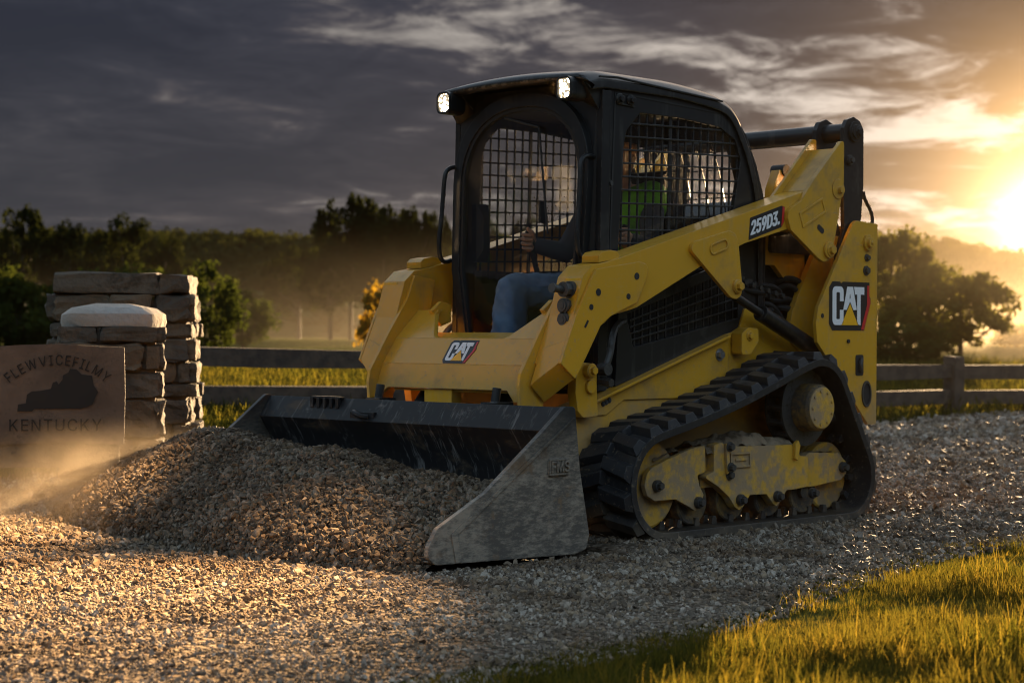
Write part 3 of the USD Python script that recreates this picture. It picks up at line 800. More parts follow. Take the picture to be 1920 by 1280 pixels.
for k in range(13):
    z = 1.18 + k * .0605
    ln = LineString([(maxx + .1, z), (minx - .1, z + .035)]).intersection(win.buffer(.01))
    for q in getattr(ln, 'geoms', [ln]):
        if q.length > .02:
            bars.append(ex(q.buffer(.0042, cap_style=2), .4595, .465))
both('window_guard', bars, 'black_paint')
both('side_window', ex(win.buffer(.012), .440, .446), 'glass')
both('slide_latch', [bx(.02, .06, .425, .439, 1.45, 1.56)], 'black_matte')
for (x, z) in ((.475, 1.955), (.40, 1.955)):
    both('roof_bolt', [cyl((x, .470, z), (x, .478, z), .026, 20), bolt((x, .478, z), Yd, .015, .018)], 'black_paint')
both('bolt_bracket', ex([(.50, 1.965), (.49, 1.93), (.375, 1.925), (.37, 1.93), (.485, 1.937)], .4705, .477), 'black_paint')
both('cab_bolt', bolt((.535, .470, 1.57), Yd, .011, .014), 'steel_dark')
both('cab_bolt', bolt((-.40, .470, 1.42), Yd, .016, .016), 'steel_bright')
# roof
prof = np.array([(.745, 2.035), (.74, 2.055), (.70, 2.078), (.55, 2.098), (.2, 2.098), (-.2, 2.072), (-.32, 2.045), (-.41, 1.985), (-.475, 1.90), (-.55, 1.765), (-.60, 1.63), (-.635, 1.45), (-.64, 1.20), (-.64, .70)])
from scipy.interpolate import PchipInterpolator
tt = np.r_[0, np.cumsum(np.linalg.norm(np.diff(prof, axis=0), axis=1))]
td = np.linspace(0, tt[-1], 90)
pr = np.c_[PchipInterpolator(tt, prof[:, 0])(td), PchipInterpolator(tt, prof[:, 1])(td)]
nr = np.gradient(pr, axis=0); nr = np.c_[nr[:, 1], -nr[:, 0]]; nr /= np.linalg.norm(nr, axis=1, keepdims=True)
nr[nr[:, 1] < -.2] *= -1
if nr[40, 1] < 0: nr = -nr
def roof(off, w):
    yy = np.r_[-w, -w + .004, -w + .02, -w + .05, np.linspace(-w + .10, w - .10, 15), w - .05, w - .02, w - .004, w]
    a = np.abs(yy) / w
    drop = .030 * a ** 2 + np.where(w - np.abs(yy) < .05, .040 * (1 - (w - np.abs(yy)) / .05) ** 2, 0)
    X = pr[:, 0][:, None] + nr[:, 0][:, None] * (off - drop)[None] if np.ndim(off) else pr[:, 0][:, None] + nr[:, 0][:, None] * (off - drop[None])
    Z = pr[:, 1][:, None] + nr[:, 1][:, None] * (off - drop[None])
    Y = np.broadcast_to(yy[None], X.shape)
    return np.stack([X, Y, Z], -1)
To, Bo = roof(0.0, .482), roof(-.035, .482)
n_, m_ = To.shape[:2]
V = np.vstack([To.reshape(-1, 3), Bo.reshape(-1, 3)])
i = (np.arange(n_ - 1)[:, None] * m_ + np.arange(m_ - 1)[None]).ravel()
yq = To[0, :, 1]
rw = [(a, b) for a in range(n_ - 1) for b in range(m_ - 1) if 1.24 < pr[a, 1] and pr[a + 1, 1] < pr[a, 1] and pr[a, 1] < 1.885 and pr[a, 0] < -.4 and abs(yq[b]) < .375 and abs(yq[b + 1]) < .375]
rws = set(a * m_ + b for a, b in rw)
i = np.array([k for k in i if k not in rws])
Ft = np.vstack([np.c_[i, i + m_, i + m_ + 1], np.c_[i, i + m_ + 1, i + 1]])
Fb = Ft[:, ::-1] + n_ * m_
E_ = []
rim = [(a, 0) for a in range(n_)] + [(n_ - 1, b) for b in range(1, m_)] + [(a, m_ - 1) for a in range(n_ - 2, -1, -1)] + [(0, b) for b in range(m_ - 2, 0, -1)]
av, bv = sorted(set(a for a, b in rw)), sorted(set(b for a, b in rw))
a0, a1, b0, b1 = av[0], av[-1] + 1, bv[0], bv[-1] + 1
rim2 = [(a, b0) for a in range(a0, a1)] + [(a1, b) for b in range(b0, b1)] + [(a, b1) for a in range(a1, a0, -1)] + [(a0, b) for b in range(b1, b0, -1)]
for k in range(len(rim2)):
    a = rim2[k][0] * m_ + rim2[k][1]; b = rim2[(k + 1) % len(rim2)]; b = b[0] * m_ + b[1]
    E_ += [[b, a, b + n_ * m_], [a, a + n_ * m_, b + n_ * m_]]
for k in range(len(rim)):
    a = rim[k][0] * m_ + rim[k][1]; b = rim[(k + 1) % len(rim)]; b = b[0] * m_ + b[1]
    E_ += [[a, b, b + n_ * m_], [a, b + n_ * m_, a + n_ * m_]]
rf = trimesh.Trimesh(V, np.vstack([Ft, Fb, E_]), process=False)
trimesh.repair.fix_normals(rf)
lp('cab_roof', rf, 'black_paint', smooth=50)
both('roof_gutter', ex([(.62, 2.045), (.50, 2.052), (-.25, 2.012), (-.25, 2.004), (.50, 2.043), (.62, 2.037)], .478, .488), 'black_paint')
rg = []
for b in range(b0, b1 + 1, 2):
    rg.append(tube([tuple(V[a * m_ + b] * [1, 1, 1] + [.012, 0, -.006]) for a in range(a0, a1 + 1)], .0035, 6))
for a in range(a0, a1 + 1, 5):
    rg.append(tube([(pr[a, 0] + .012, -.375, pr[a, 1] - .03), (pr[a, 0] + .012, .375, pr[a, 1] - .03)], .0035, 6))
lp('rear_guard', rg, 'black_paint')
# front frame with its arched opening
def arch(hw, zt, zs, zb, n=28):
    a = np.linspace(0, np.pi, n)
    p = [(hw * np.sign(math.cos(t)) * abs(math.cos(t)) ** .86, zs + (zt - zs) * math.sin(t) ** .86) for t in a]
    return Polygon(p + [(-hw * .97, 1.2), (-hw * .80, zb), (hw * .80, zb), (hw * .97, 1.2)])
frame = Polygon([(-.447, ZB), (-.447, 1.98), (-.38, 2.03), (.38, 2.03), (.447, 1.98), (.447, ZB)])
def lean(m):
    m = join(m)
    m.vertices[:, 0] += np.interp(m.vertices[:, 2], [.6, 1.2, 2.05], [.03, .045, .0])
    return m
lp('front_frame', [lean(ex(frame.difference(arch(.425, 1.995, 1.60, .68)), .555, .585, axis='x')), ], 'black_paint')
both('front_post', lean(ex([(.52, .30), (.447, .30), (.447, .26), (.52, .26)], 0, 1)) if False else lean(ex(sbox(.53, .4475, .588, .478), ZB, 1.985, axis='z')), 'black_paint')
lp('door_frame', [lean(ex(arch(.438, 2.008, 1.60, .665).difference(arch(.388, 1.945, 1.59, .72)), .5855, .622, axis='x'))], 'black_paint')
lp('door_seal', [lean(ex(arch(.388, 1.945, 1.59, .72).difference(arch(.372, 1.927, 1.58, .74)), .59, .615, axis='x'))], 'black_matte')
lp('door_glass', [lean(ex(arch(.386, 1.943, 1.59, .722), .598, .604, axis='x'))], 'glass')
lp('door_wiper', [lean(tube([(.625, -.10, 1.90), (.622, .12, 1.84)], .006)), lean(tube([(.62, .12, 1.84), (.618, .20, 1.35)], .005))], 'black_matte')
both('grab_handle', tube([(.605, .435, 1.685), (.64, .437, 1.69), (.685, .44, 1.672), (.70, .443, 1.62), (.715, .447, 1.44), (.725, .45, 1.30), (.715, .45, 1.255), (.65, .447, 1.245)], .011, 10, 40), 'black_paint')
# visor corners and lamps
both('lamp_pod', [hullm([(x, y, z) for x, y, z in [(.56, .33, 2.06), (.56, .47, 2.045), (.72, .34, 2.055), (.715, .455, 2.04), (.70, .345, 2.03), (.70, .45, 2.02), (.60, .46, 1.90), (.575, .36, 1.93), (.60, .34, 1.96)]])], 'black_paint')
def lampmesh(y):
    q = affinity.translate(sbox(-.036, -.042, .036, .042).buffer(-.02).buffer(.02, quad_segs=8), y, 1.985)
    return q
for s_ in (1, -1):
    q = lampmesh(.392 * s_)
    lp('work_lamp', ex(q.buffer(.010), .655, .746, axis='x'), 'black_paint', label='lit work lamp at the %s corner of the cab roof' % ('near' if s_ > 0 else 'far'))
    b_ = stage.GetPrimAtPath('/World/track_loader/work_lamp' + ('' if s_ > 0 else '_001'))
    part(b_, 'lens', ex(q, .7462, .750, axis='x'), 'lamp_glow')
    part(b_, 'bezel', ex(q.buffer(.010).difference(q.buffer(.001)), .7462, .757, axis='x'), 'black_paint')
    lt = UsdLux.SphereLight.Define(stage, '/World/lamp_beam' + ('_001' if s_ < 0 else ''))
    lt.CreateRadiusAttr(.03)
    lt.CreateIntensityAttr(LAMP_POWER)
    lt.CreateNormalizeAttr(True)
    lt.CreateColorAttr(Gf.Vec3f(1.0, .58, .24))
    sh = UsdLux.ShapingAPI.Apply(lt.GetPrim())
    sh.CreateShapingConeAngleAttr(31.0)
    sh.CreateShapingConeSoftnessAttr(1.0)
    d_ = np.array([1.0, -.20 + .30 * s_, -.53]); d_ /= np.linalg.norm(d_)
    zz = -d_; xx = np.cross([0, 0, 1.0], zz); xx /= np.linalg.norm(xx); yy = np.cross(zz, xx)
    lt.AddTransformOp().Set(Gf.Matrix4d(*xx, 0, *yy, 0, *zz, 0, .80, .392 * s_, 1.985, 1))
# inside
lp('roof_liner', bx(-.38, .52, -.43, .43, 1.955, 1.985), 'black_matte')
lp('cab_floor', bx(-.58, .56, -.43, .43, .62, .64), 'black_matte')
lp('operator_seat', [ex([(.30, .90), (.31, .97), (-.10, .975), (-.14, .90)], -.24, .24, rnd=.02), ex([(-.10, .97), (-.24, 1.70), (-.32, 1.70), (-.22, .94)], -.22, .22, rnd=.03)], 'seat_vinyl')
lp('seat_pedestal', bx(-.34, .06, -.26, .26, .641, .898), 'black_matte')
both('armrest', [ex([(.22, 1.16), (.22, 1.20), (-.25, 1.22), (-.25, 1.16)], .27, .35, rnd=.015), bx(-.20, .10, .29, .34, .90, 1.158)], 'seat_vinyl')
both('joystick', [cyl((.20, .31, 1.20), (.235, .31, 1.30), .014, 12), lathe([(0, 0), (.018, 0), (.024, .05), (.020, .11), (0, .12)], (.235, .31, 1.29), (.2, 0, 1), 16)], 'black_matte')
lp('dash_pod', hullm([(x, y, z) for x in (.45, .53) for y in (-.43, -.40) for z in (1.24, 1.52)] + [(x, y, z) for x in (.47, .51) for y in (-.37,) for z in (1.30, 1.46)]), 'black_matte')
lp('display_screen', bx(.42, .50, .33, .41, 1.55, 1.72), 'black_matte')

# ---------------------------------------------------------------- printed emblems
def put(poly, o, u, v, h0, h1):
    """2-D shape laid on a plane through o with axes u, v; built from h0 to h1 above it"""
    o, u, v = (np.asarray(k, float) for k in (o, u, v))
    n = np.cross(u, v); n /= np.linalg.norm(n)
    out = []
    for q in getattr(poly, 'geoms', [poly]):
        m = trimesh.creation.extrude_polygon(q, h1 - h0, engine='earcut')
        w = m.vertices
        m = trimesh.Trimesh(o + w[:, :1] * u + w[:, 1:2] * v + (w[:, 2:3] + h0) * n, m.faces, process=False)
        if m.volume < 0:
            m.invert()
        out.append(m)
    return join(out)
# letters in a box 1.55 wide, 1 high
Cc = sbox(.02, .0, .44, .86).buffer(-.12).buffer(.12, quad_segs=5)
Cc = Cc.difference(sbox(.165, .13, .30, .73).buffer(-.03).buffer(.03)).difference(sbox(.25, .34, .5, .53))
Aa = Polygon([(.43, .34), (.58, .86), (.80, .86), (.95, .34), (.82, .34), (.69, .53), (.56, .34)]).difference(Polygon([(.655, .56), (.69, .72), (.725, .56), (.69, .62)]))
Tt = unary_union([sbox(.80, .68, 1.22, .86), sbox(.945, .0, 1.09, .70)]).difference(Polygon([(.60, .86), (.80, .86), (.845, .68), (.80, .60), (.6, .6)]))
Tt = Polygon([(.84, .86), (1.24, .86), (1.24, .69), (1.10, .69), (1.10, .0), (.965, .02), (.965, .69), (.885, .69)])
tri = Polygon([(.36, .0), (.69, .48), (1.0, .0)])
plate_ = Polygon([(-.10, .02), (-.10, .84), (.02, .97), (.30, .97), (.36, .93), (.42, .97), (1.45, .97), (1.45, .66), (1.50, .60), (1.50, .50), (1.24, -.12), (.02, -.12)])
redp = Polygon([(1.36, .90), (1.44, .90), (1.44, .64), (1.485, .57), (1.485, .50), (1.235, -.10), (1.12, -.10), (1.355, .46)])
def emblem(o, u, v, h, label):
    p_ = lp('emblem', put(plate_, o, u * h, v * h, .0004, .0014), 'black_print', label=label)
    for nm, sh_, mt in (('emblem_letter', Cc, 'white_print'), ('emblem_letter', Aa.difference(tri.buffer(.02)), 'white_print'), ('emblem_letter', Tt.difference(tri.buffer(.02)), 'white_print'), ('emblem_triangle', tri, 'yellow_print'), ('emblem_stripe', redp, 'red_print')):
        part(p_, nm, put(sh_, o, u * h, v * h, .0016, .0026), mt)
emblem(np.array([-.852, .692, .945]), np.array([-1.0, 0, 0]), np.array([0, 0, 1.0]), .222, 'large CAT emblem on the rear tower')
emblem(np.array([-.845, -.692, .945]) + np.array([-.30, 0, 0]), np.array([1.0, 0, 0]), np.array([0, 0, 1.0]), .222, 'CAT emblem on the far tower')
vv = np.array([TP[1][0] - TP[2][0], 0, TP[1][1] - TP[2][1]]); vv /= np.linalg.norm(vv)
nn_ = np.cross([0, 1.0, 0], vv)
o_ = np.array([tp_x(.772), -.075, .772])
emblem(o_, np.array([0, 1.0, 0]), vv, .115, 'small CAT emblem on the front plate')
# model number on the boom
def text2d(t, h):
    m = meshkit.text_mesh(t, h, .01, bold=True)
    return m
um = np.array([-1.0, 0, .285]); um /= np.linalg.norm(um)
vm_ = np.array([0.0, 0, 1.0]) + np.array([-.10, 0, 0]); vm_ /= np.linalg.norm(vm_)
mo = np.array([-.262, .645, 1.362])
mp = Polygon([(-.012, -.018), (-.012, .088), (.242, .088), (.27, .075), (.27, .0), (.25, -.018)])
pl = lp('model_plate', put(mp, mo, um, vm_, .0004, .0014), 'black_print', label='259D3 model number on the lift arm')
tm = text2d('259D3.', 1.0)
tb = tm.bounds
tm.apply_translation(-tb[0])
sx_, sy_ = .232 / (tb[1] - tb[0])[0], .071 / (tb[1] - tb[0])[1]
w = tm.vertices
tm2 = []
for k, du in enumerate((-.0030, 0, .0030)):
    q = trimesh.Trimesh(mo + (w[:, :1] * sx_ * .985 + .002 + du) * um + w[:, 1:2] * sy_ * vm_ + Yd * (.0016 + .0003 * k + w[:, 2:3] * .1), tm.faces, process=False)
    if q.volume < 0: q.invert()
    tm2.append(q)
tm2 = join(tm2)
part(pl, 'model_number', tm2, 'white_print', smooth=False)
part(pl, 'plate_stripe', put(Polygon([(.25, .084), (.268, .073), (.268, .002), (.25, -.014)]), mo, um, vm_, .0016, .0026), 'red_print')
tm = text2d('FMS', .042)
tm.apply_translation(-tm.bounds[0])
w = tm.vertices
tm3 = trimesh.Trimesh(np.c_[1.449 - w[:, 0] * .88, .990 + w[:, 2] * .8, .345 + w[:, 1]], tm.faces, process=False)
if tm3.volume < 0: tm3.invert()
part(bsd, 'badge_letters', tm3, 'worn_steel', smooth=False)

# ---------------------------------------------------------------- the driver
PN = Thing('person', (.05, 0, .98), label='person in a green safety vest and blue jeans sitting at the loader controls', cat='person')
J = dict(hl=((.06, .09, 1.085), .10), hr=((.06, -.09, 1.085), .10), w=((.0, 0, 1.24), .125), cl=((-.06, .07, 1.43), .115), cr=((-.06, -.07, 1.43), .115),
         sl=((-.08, .185, 1.545), .058), sr=((-.08, -.185, 1.545), .058), nb=((-.07, 0, 1.58), .058), nt=((-.055, 0, 1.68), .052),
         el=((.03, .285, 1.30), .043), er=((.03, -.285, 1.30), .043), wl=((.215, .315, 1.33), .029), wr=((.215, -.315, 1.33), .029),
         kr=((.585, -.095, 1.095), .066), ar=((.615, -.11, .73), .045), kl=((.50, .20, 1.07), .066), al=((.40, .20, .73), .045),
         hr1=((.60, -.11, .685), .038), tr1=((.79, -.12, .675), .030), hl1=((.385, .20, .685), .038), tl1=((.56, .22, .675), .030),
         sk=((-.055, 0, 1.80), .098), fo=((-.015, 0, 1.805), .080), jw=((-.005, 0, 1.712), .048), ck=((.0, 0, 1.76), .066))
bones = [('hl', 'hr'), ('hl', 'hr', 'w'), ('w', 'cl', 'cr'), ('cl', 'cr', 'sl'), ('cl', 'cr', 'sr'), ('sl', 'nb', 'sr'), ('nb', 'nt'), ('sl', 'el'), ('el', 'wl'), ('sr', 'er'), ('er', 'wr'),
         ('hl', 'kl'), ('kl', 'al'), ('hr', 'kr'), ('kr', 'ar'), ('ar', 'hr1'), ('hr1', 'tr1'), ('al', 'hl1'), ('hl1', 'tl1'), ('sk', 'fo'), ('sk', 'ck', 'jw'), ('fo', 'ck'), ('nt', 'sk')]
man = chain(J, bones)
sp = lambda c, r: m3.Manifold.sphere(r, 16).translate(list(map(float, c)))
man += m3.Manifold.batch_hull([sp((.070, 0, 1.80), .008), sp((.088, 0, 1.765), .013), sp((.066, .014, 1.758), .009), sp((.066, -.014, 1.758), .009)])
for s_ in (1, -1):
    man += m3.Manifold.batch_hull([sp((-.05, .095 * s_, 1.80), .018), sp((-.06, .098 * s_, 1.765), .012)])
    man += m3.Manifold.batch_hull([sp((.222, .315 * s_, 1.335), .027), sp((.255, .315 * s_, 1.355), .028), sp((.245, .313 * s_, 1.315), .024)])
    for k in range(4):
        z = 1.382 - .022 * k
        L = (.052, .058, .055, .044)[k]
        a = (.252, .330 * s_, z); b_ = (.252 + L * .7, .322 * s_, z - .002); c_ = (.252 + L * .75, .300 * s_, z - .006); d_ = (.252 + L * .25, .290 * s_, z - .008)
        for p, q in ((a, b_), (b_, c_), (c_, d_)):
            man += m3.Manifold.batch_hull([sp(p, .0095), sp(q, .0088)])
    for p, q in (((.235, .297 * s_, 1.355), (.26, .283 * s_, 1.385)), ((.26, .283 * s_, 1.385), (.285, .290 * s_, 1.405))):
        man += m3.Manifold.batch_hull([sp(p, .012), sp(q, .010)])
part(PN, 'body', soften(man, .012, 4), 'skin', smooth=True)
def grow(keys, d, over=None):
    return {k: (J[k][0], J[k][1] + d + (over or {}).get(k, 0)) for k in keys}
jj = grow(['hl', 'hr', 'kl', 'kr', 'al', 'ar'], .012, {'al': .022, 'ar': .022, 'kr': .004, 'kl': .004})
jn = soften(chain(jj, [('hl', 'hr'), ('hl', 'kl'), ('kl', 'al'), ('hr', 'kr'), ('kr', 'ar')]), .014, 6)
jn.vertices += (meshkit.fbm(jn.vertices * np.array([26, 26, 20.0]), 3, 4)[:, None] - .5) * .026 * jn.vertex_normals
part(PN, 'jeans', jn, 'denim', smooth=True)
sh_ = soften(chain(grow(['w', 'cl', 'cr', 'sl', 'sr', 'el', 'er', 'wl', 'wr', 'hl', 'hr'], .008, {'hl': -.004, 'hr': -.004}), [('hl', 'hr', 'w'), ('w', 'cl', 'cr'), ('cl', 'cr', 'sl'), ('cl', 'cr', 'sr'), ('sl', 'el'), ('sr', 'er'), ('el', 'wl'), ('er', 'wr')]).trim_by_plane((-.985, -.05, .10), -.16), .018, 4)
part(PN, 'shirt', sh_, 'shirt', smooth=True)
vs = soften(chain(grow(['w', 'cl', 'cr', 'sl', 'sr'], .022, {'sl': .012, 'sr': .012}), [('w', 'cl', 'cr'), ('cl', 'cr', 'sl'), ('cl', 'cr', 'sr')]), .02, 5)
part(PN, 'safety_vest', vs, 'vest_green', smooth=True)
part(PN, 'cap', [m3.Manifold.batch_hull([sp((-.06, 0, 1.835), .103), sp((-.045, 0, 1.85), .10)]).trim_by_plane((-.1, 0, 1), 1.815), hullm([(.02, y, 1.822) for y in (-.085, .085)] + [(.125, y, 1.812) for y in (-.05, .05)] + [(.02, y, 1.834) for y in (-.085, .085)] + [(.125, y, 1.82) for y in (-.05, .05)])], 'cap_cloth', smooth=40)
for s_, ks in ((1, ('hl1', 'tl1', 'al')), (-1, ('hr1', 'tr1', 'ar'))):
    q = grow(ks, .012)
    part(PN, 'boot', soften(chain(q, [(ks[0], ks[1]), (ks[2], ks[0])]), .02, 3), 'boot', smooth=True)

# ---------------------------------------------------------------- gravel
def rot_quats(n, rng):
    q = rng.normal(size=(n, 4)); q /= np.linalg.norm(q, axis=1, keepdims=True)
    return q
def stone(rng, n=11, flat=.62):
    p = rng.normal(size=(n, 3)); p /= np.linalg.norm(p, axis=1, keepdims=True)
    p *= np.array([1.0, rng.uniform(.65, .9), flat * rng.uniform(.75, 1.1)]) * rng.uniform(.85, 1.0, size=(n, 1))
    return hullm(p)
def scatter(path, name, protos, pos, scale, quat, kidx):
    p = path + '/' + name
    pi = UsdGeom.PointInstancer.Define(stage, p)
    rel = pi.CreatePrototypesRel()
    for i, (nm, mesh, mt, sm) in enumerate(protos):
        q = '%s/%s_%03d' % (p, nm, i)
        usdkit.mesh(stage, q, mesh, MAT[mt], smooth=sm)
        rel.AddTarget(q)
    pi.CreatePositionsAttr(Vt.Vec3fArray.FromNumpy(np.asarray(pos, np.float32)))
    pi.CreateScalesAttr(Vt.Vec3fArray.FromNumpy(np.asarray(scale, np.float32)))
    pi.CreateOrientationsfAttr(Vt.QuatfArray([Gf.Quatf(float(a), float(b), float(c), float(d)) for a, b, c, d in quat])) if hasattr(pi, 'CreateOrientationsfAttr') else pi.CreateOrientationsAttr(Vt.QuathArray([Gf.Quath(float(a), float(b), float(c), float(d)) for a, b, c, d in quat]))
    pi.CreateProtoIndicesAttr(Vt.IntArray.FromNumpy(np.asarray(kidx, np.int32)))
    return pi
RG = np.random.default_rng(11)
def stone_protos(pre='gravel_'):
    return [('pebble', stone(RG), pre + c, False) for c in ('pale', 'grey', 'brown', 'tan') for _ in range(4)]
PY = [-2.95, -2.55, -2.1, -1.6, -1.15, -.7, -.2, .3, .6, .8, .97]
def pile_z(x, y):
    Hh = np.interp(y, PY, [0, .10, .25, .40, .48, .475, .45, .40, .34, .26, .18])
    fr = np.interp(y, PY, [1.50, 1.66, 1.86, 2.06, 2.20, 2.27, 2.31, 2.30, 2.26, 2.21, 2.14])
    t = (fr - .66 - x) / .66
    wf = np.where(t < 0, .66, .75)
    r = np.abs(fr - .66 - x) / wf
    Hh = Hh * (y < .97)
    sh = np.where(t < 0, np.clip(1 - r, 0, 1) ** .62, np.clip(1 - r, 0, 1) ** .85)
    sh = np.where(r < .25, sh - .35 * (.25 - r) ** 2 * 4, sh)
    z = Hh * sh
    z = z + (meshkit.fbm(np.stack([x * 3.2, y * 3.2, x * 0], -1), 4, 31) - .5) * .10 * np.clip(z / .1, 0, 1)
    return z
GP = Thing('gravel_pile', (1.7, -.6, 0), label='heap of grey brown gravel in front of the loader bucket', cat='gravel pile', kind='stuff')
def pm(u, v):
    return u, v, np.maximum(pile_z(u, v), -.05) + ground_z(u, v) - .004
mound = sheet(np.linspace(1.02, 2.36, 110), np.linspace(-2.95, .955, 240), pm)
part(GP, 'mound', mound, 'gravel_ground', smooth=True)
N = 42000
x = RG.uniform(1.0, 2.45, N * 2); y = RG.uniform(-3.0, .95, N * 2)
z = pile_z(x, y)
keep = (z > .012) & ~((x < 1.30 + .0 * y) & (y > -.99))
keep &= ~((np.abs(np.abs(y) - .97) < .035) & (x > 1.2) & (x < 2.12))
x, y, z = x[keep][:N], y[keep][:N], z[keep][:N]
n = len(x)
sc = np.clip(RG.lognormal(math.log(.0115), .42, n), .005, .032)
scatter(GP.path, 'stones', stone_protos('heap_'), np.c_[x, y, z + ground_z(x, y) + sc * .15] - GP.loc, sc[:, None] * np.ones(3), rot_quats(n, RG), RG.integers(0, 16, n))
def drive_z(x, y):
    nr_, fr_ = drive_edges(x)
    v = (y - fr_) / (nr_ - fr_)
    return drive(x, v)[2], v
def in_view(x, y, pad=.04):
    D, r = along(x, y)
    return (np.abs(r / np.maximum(D, .1)) < 960 / FPX + pad) & (D > 3.2)
N = 2100000
x = RG.uniform(-19, 5.8, N); y = RG.uniform(-8, 3.6, N)
D, r = along(x, y)
zz, v = drive_z(x, y)
w = np.clip((6.0 / np.maximum(D, 3)) ** 2.0, 0, 1)
edge = np.minimum(v, 1 - v)
keep = in_view(x, y) & (RG.random(N) < w) & (v > -.03) & (v < 1.035) & (RG.random(N) < np.clip(.45 + (edge + .035) * 9, 0, 1)) & (D < 26)
keep &= ~((np.abs(x + .1) < .75) & (np.abs(np.abs(y) - .68) < .17))
keep &= ~((pile_z(x, y) > .02) | ((x > 1.25) & (x < 2.1) & (np.abs(y) < .985)))
x, y, zz, D = x[keep], y[keep], zz[keep], D[keep]
n = len(x)
sc = np.clip(RG.lognormal(math.log(.0063), .52, n), .0028, .024) * np.clip(D / 6.5, .75, 3.2)
q = scatter('/World', 'loose_gravel', stone_protos(), np.c_[x, y, zz + sc * .2], sc[:, None] * np.ones(3), rot_quats(n, RG), RG.integers(0, 16, n))
tag(q, 'loose crushed gravel scattered over the drive around the loader', 'gravel', kind='stuff')
print('gravel', n)

# ---------------------------------------------------------------- grass
def tuft(rng, nb=16, h=.075, spread=.05, w=.0035):
    V, Fc = [], []
    for _ in range(nb):
        a = rng.uniform(0, 2 * np.pi); b = np.array([math.cos(a), math.sin(a), 0])
        o = np.array([*(rng.normal(size=2) * spread), 0])
        side_ = np.array([-b[1], b[0], 0]) * w * rng.uniform(.7, 1.3)
        L = h * rng.uniform(.5, 1.15); ben = rng.uniform(.15, .75)
        k = len(V)
        for t_ in (0, .5, 1.0):
            c = o + b * ben * L * t_ ** 2 + np.array([0, 0, L * t_ * (1 - .25 * ben * t_)])
            ww = 1 - .82 * t_
            V += [c - side_ * ww, c + side_ * ww]
        Fc += [[k, k + 1, k + 3], [k, k + 3, k + 2], [k + 2, k + 3, k + 5], [k + 2, k + 5, k + 4]]
    return trimesh.Trimesh(np.array(V), Fc, process=False)
GR = np.random.default_rng(5)
def yawq(n):
    a = GR.uniform(0, np.pi, n)
    return np.c_[np.cos(a), np.zeros(n), np.zeros(n), np.sin(a)]
def lawn(name, x, y, sc, mats, label, nb=16, h=.075, spread=.05, w=.0035):
    n = len(x)
    pr_ = [('tuft', tuft(GR, nb, h, spread, w), m_, False) for m_ in mats for _ in range(3)]
    q = scatter('/World', name, pr_, np.c_[x, y, ground_z(x, y) - .004], sc[:, None] * np.ones(3), yawq(n), GR.integers(0, len(pr_), n))
    tag(q, label, 'grass', kind='stuff')
N = 110000
x = GR.uniform(-9, 5.0, N); y = GR.uniform(.2, 6.0, N)
D, r = along(x, y)
ne, _ = drive_edges(x)
dist = y - ne
thick = meshkit.noise(np.stack([x * 1.7, y * 1.7, x * 0], -1), 12)
keep = in_view(x, y, .06) & (D < 16) & (GR.random(N) < np.maximum(np.clip((dist + .55 * thick - .10) * 2.6, 0, 1), .22 * (dist > -.5))) & (GR.random(N) < np.clip((6 / D) ** 1.2, 0, 1))
x, y, dist = x[keep], y[keep], dist[keep]
patch = meshkit.fbm(np.stack([x * 1.5, y * 1.5, x * 0], -1), 3, 15)
sc = np.clip(GR.lognormal(-.25, .32, len(x)), .3, 1.2) * np.clip(.40 + dist * .7, .38, .95) * (.35 + 1.25 * patch)
kp = GR.random(len(x)) < np.clip(.35 + 2.2 * (patch - .30), .25, 1)
clump = kp & (GR.random(len(x)) < .16) & (patch > .46) & (dist > .12)
lawn('foreground_grass', x[kp & ~clump], y[kp & ~clump], sc[kp & ~clump], ['grass_blade', 'grass_blade', 'grass_dark', 'grass_gold'], 'short rough sunlit grass along the near edge of the gravel drive', 26, .050, .05, .0020)
lawn('tall_grass', x[clump], y[clump], sc[clump] * 1.25, ['grass_blade', 'grass_blade', 'grass_gold'], 'taller seeding grass clumps standing out of the near verge', 16, .085, .028, .0017)
print('grass', len(x))
N = 60000
x = GR.uniform(-30, 6, N); y = GR.uniform(-40, -2.0, N)
D, r = along(x, y)
_, fe = drive_edges(x)
keep = in_view(x, y, .03) & (D > 7) & (D < 42) & (y < fe + .15) & (GR.random(N) < np.clip((16 / D) ** 1.3, 0, 1))
x, y, D = x[keep], y[keep], D[keep]
lawn('meadow_grass', x, y, GR.uniform(.7, 1.5, len(x)) * np.clip(D / 14, .8, 2.4), ['grass_blade', 'grass_dark'], 'rough meadow grass around the fence behind the loader', 14, .11, .10, .006)
print('meadow', len(x))

# ---------------------------------------------------------------- stonework and sign
H3, L3, Z3 = np.array([*H2, 0]), np.array([*L2, 0]), np.array([0, 0, 1.0])
SR = np.random.default_rng(3)
def rock(c, au, av, aw, hu, hv, hw, rough=.10, cutk=.25, rag=.85):
    """an irregular block: centre, three axes, half sizes"""
    pts = []
    for su in (-1, 1):
        for sv in (-1, 1):
            for sw in (-1, 1):
                for k in range(3):
                    f_ = np.ones(3)
                    f_[k] = 1 - cutk * SR.uniform(.3, 1.0)
                    j = 1 - SR.uniform(0, rough, 3)
                    pts.append(c + au * su * hu * f_[0] * j[0] + av * sv * hv * f_[1] * j[1] + aw * sw * hw * f_[2] * j[2])
    m = hullm(pts).subdivide().subdivide()
    m.vertices += (meshkit.fbm(m.vertices * np.array([11.0, 11.0, 22.0]), 4, 41)[:, None] - .5) * m.vertex_normals * min(hu, hv, hw) * rag
    return m
def turned(deg):
    a = math.radians(deg)
    return L3 * math.cos(a) + H3 * math.sin(a), H3 * math.cos(a) - L3 * math.sin(a)
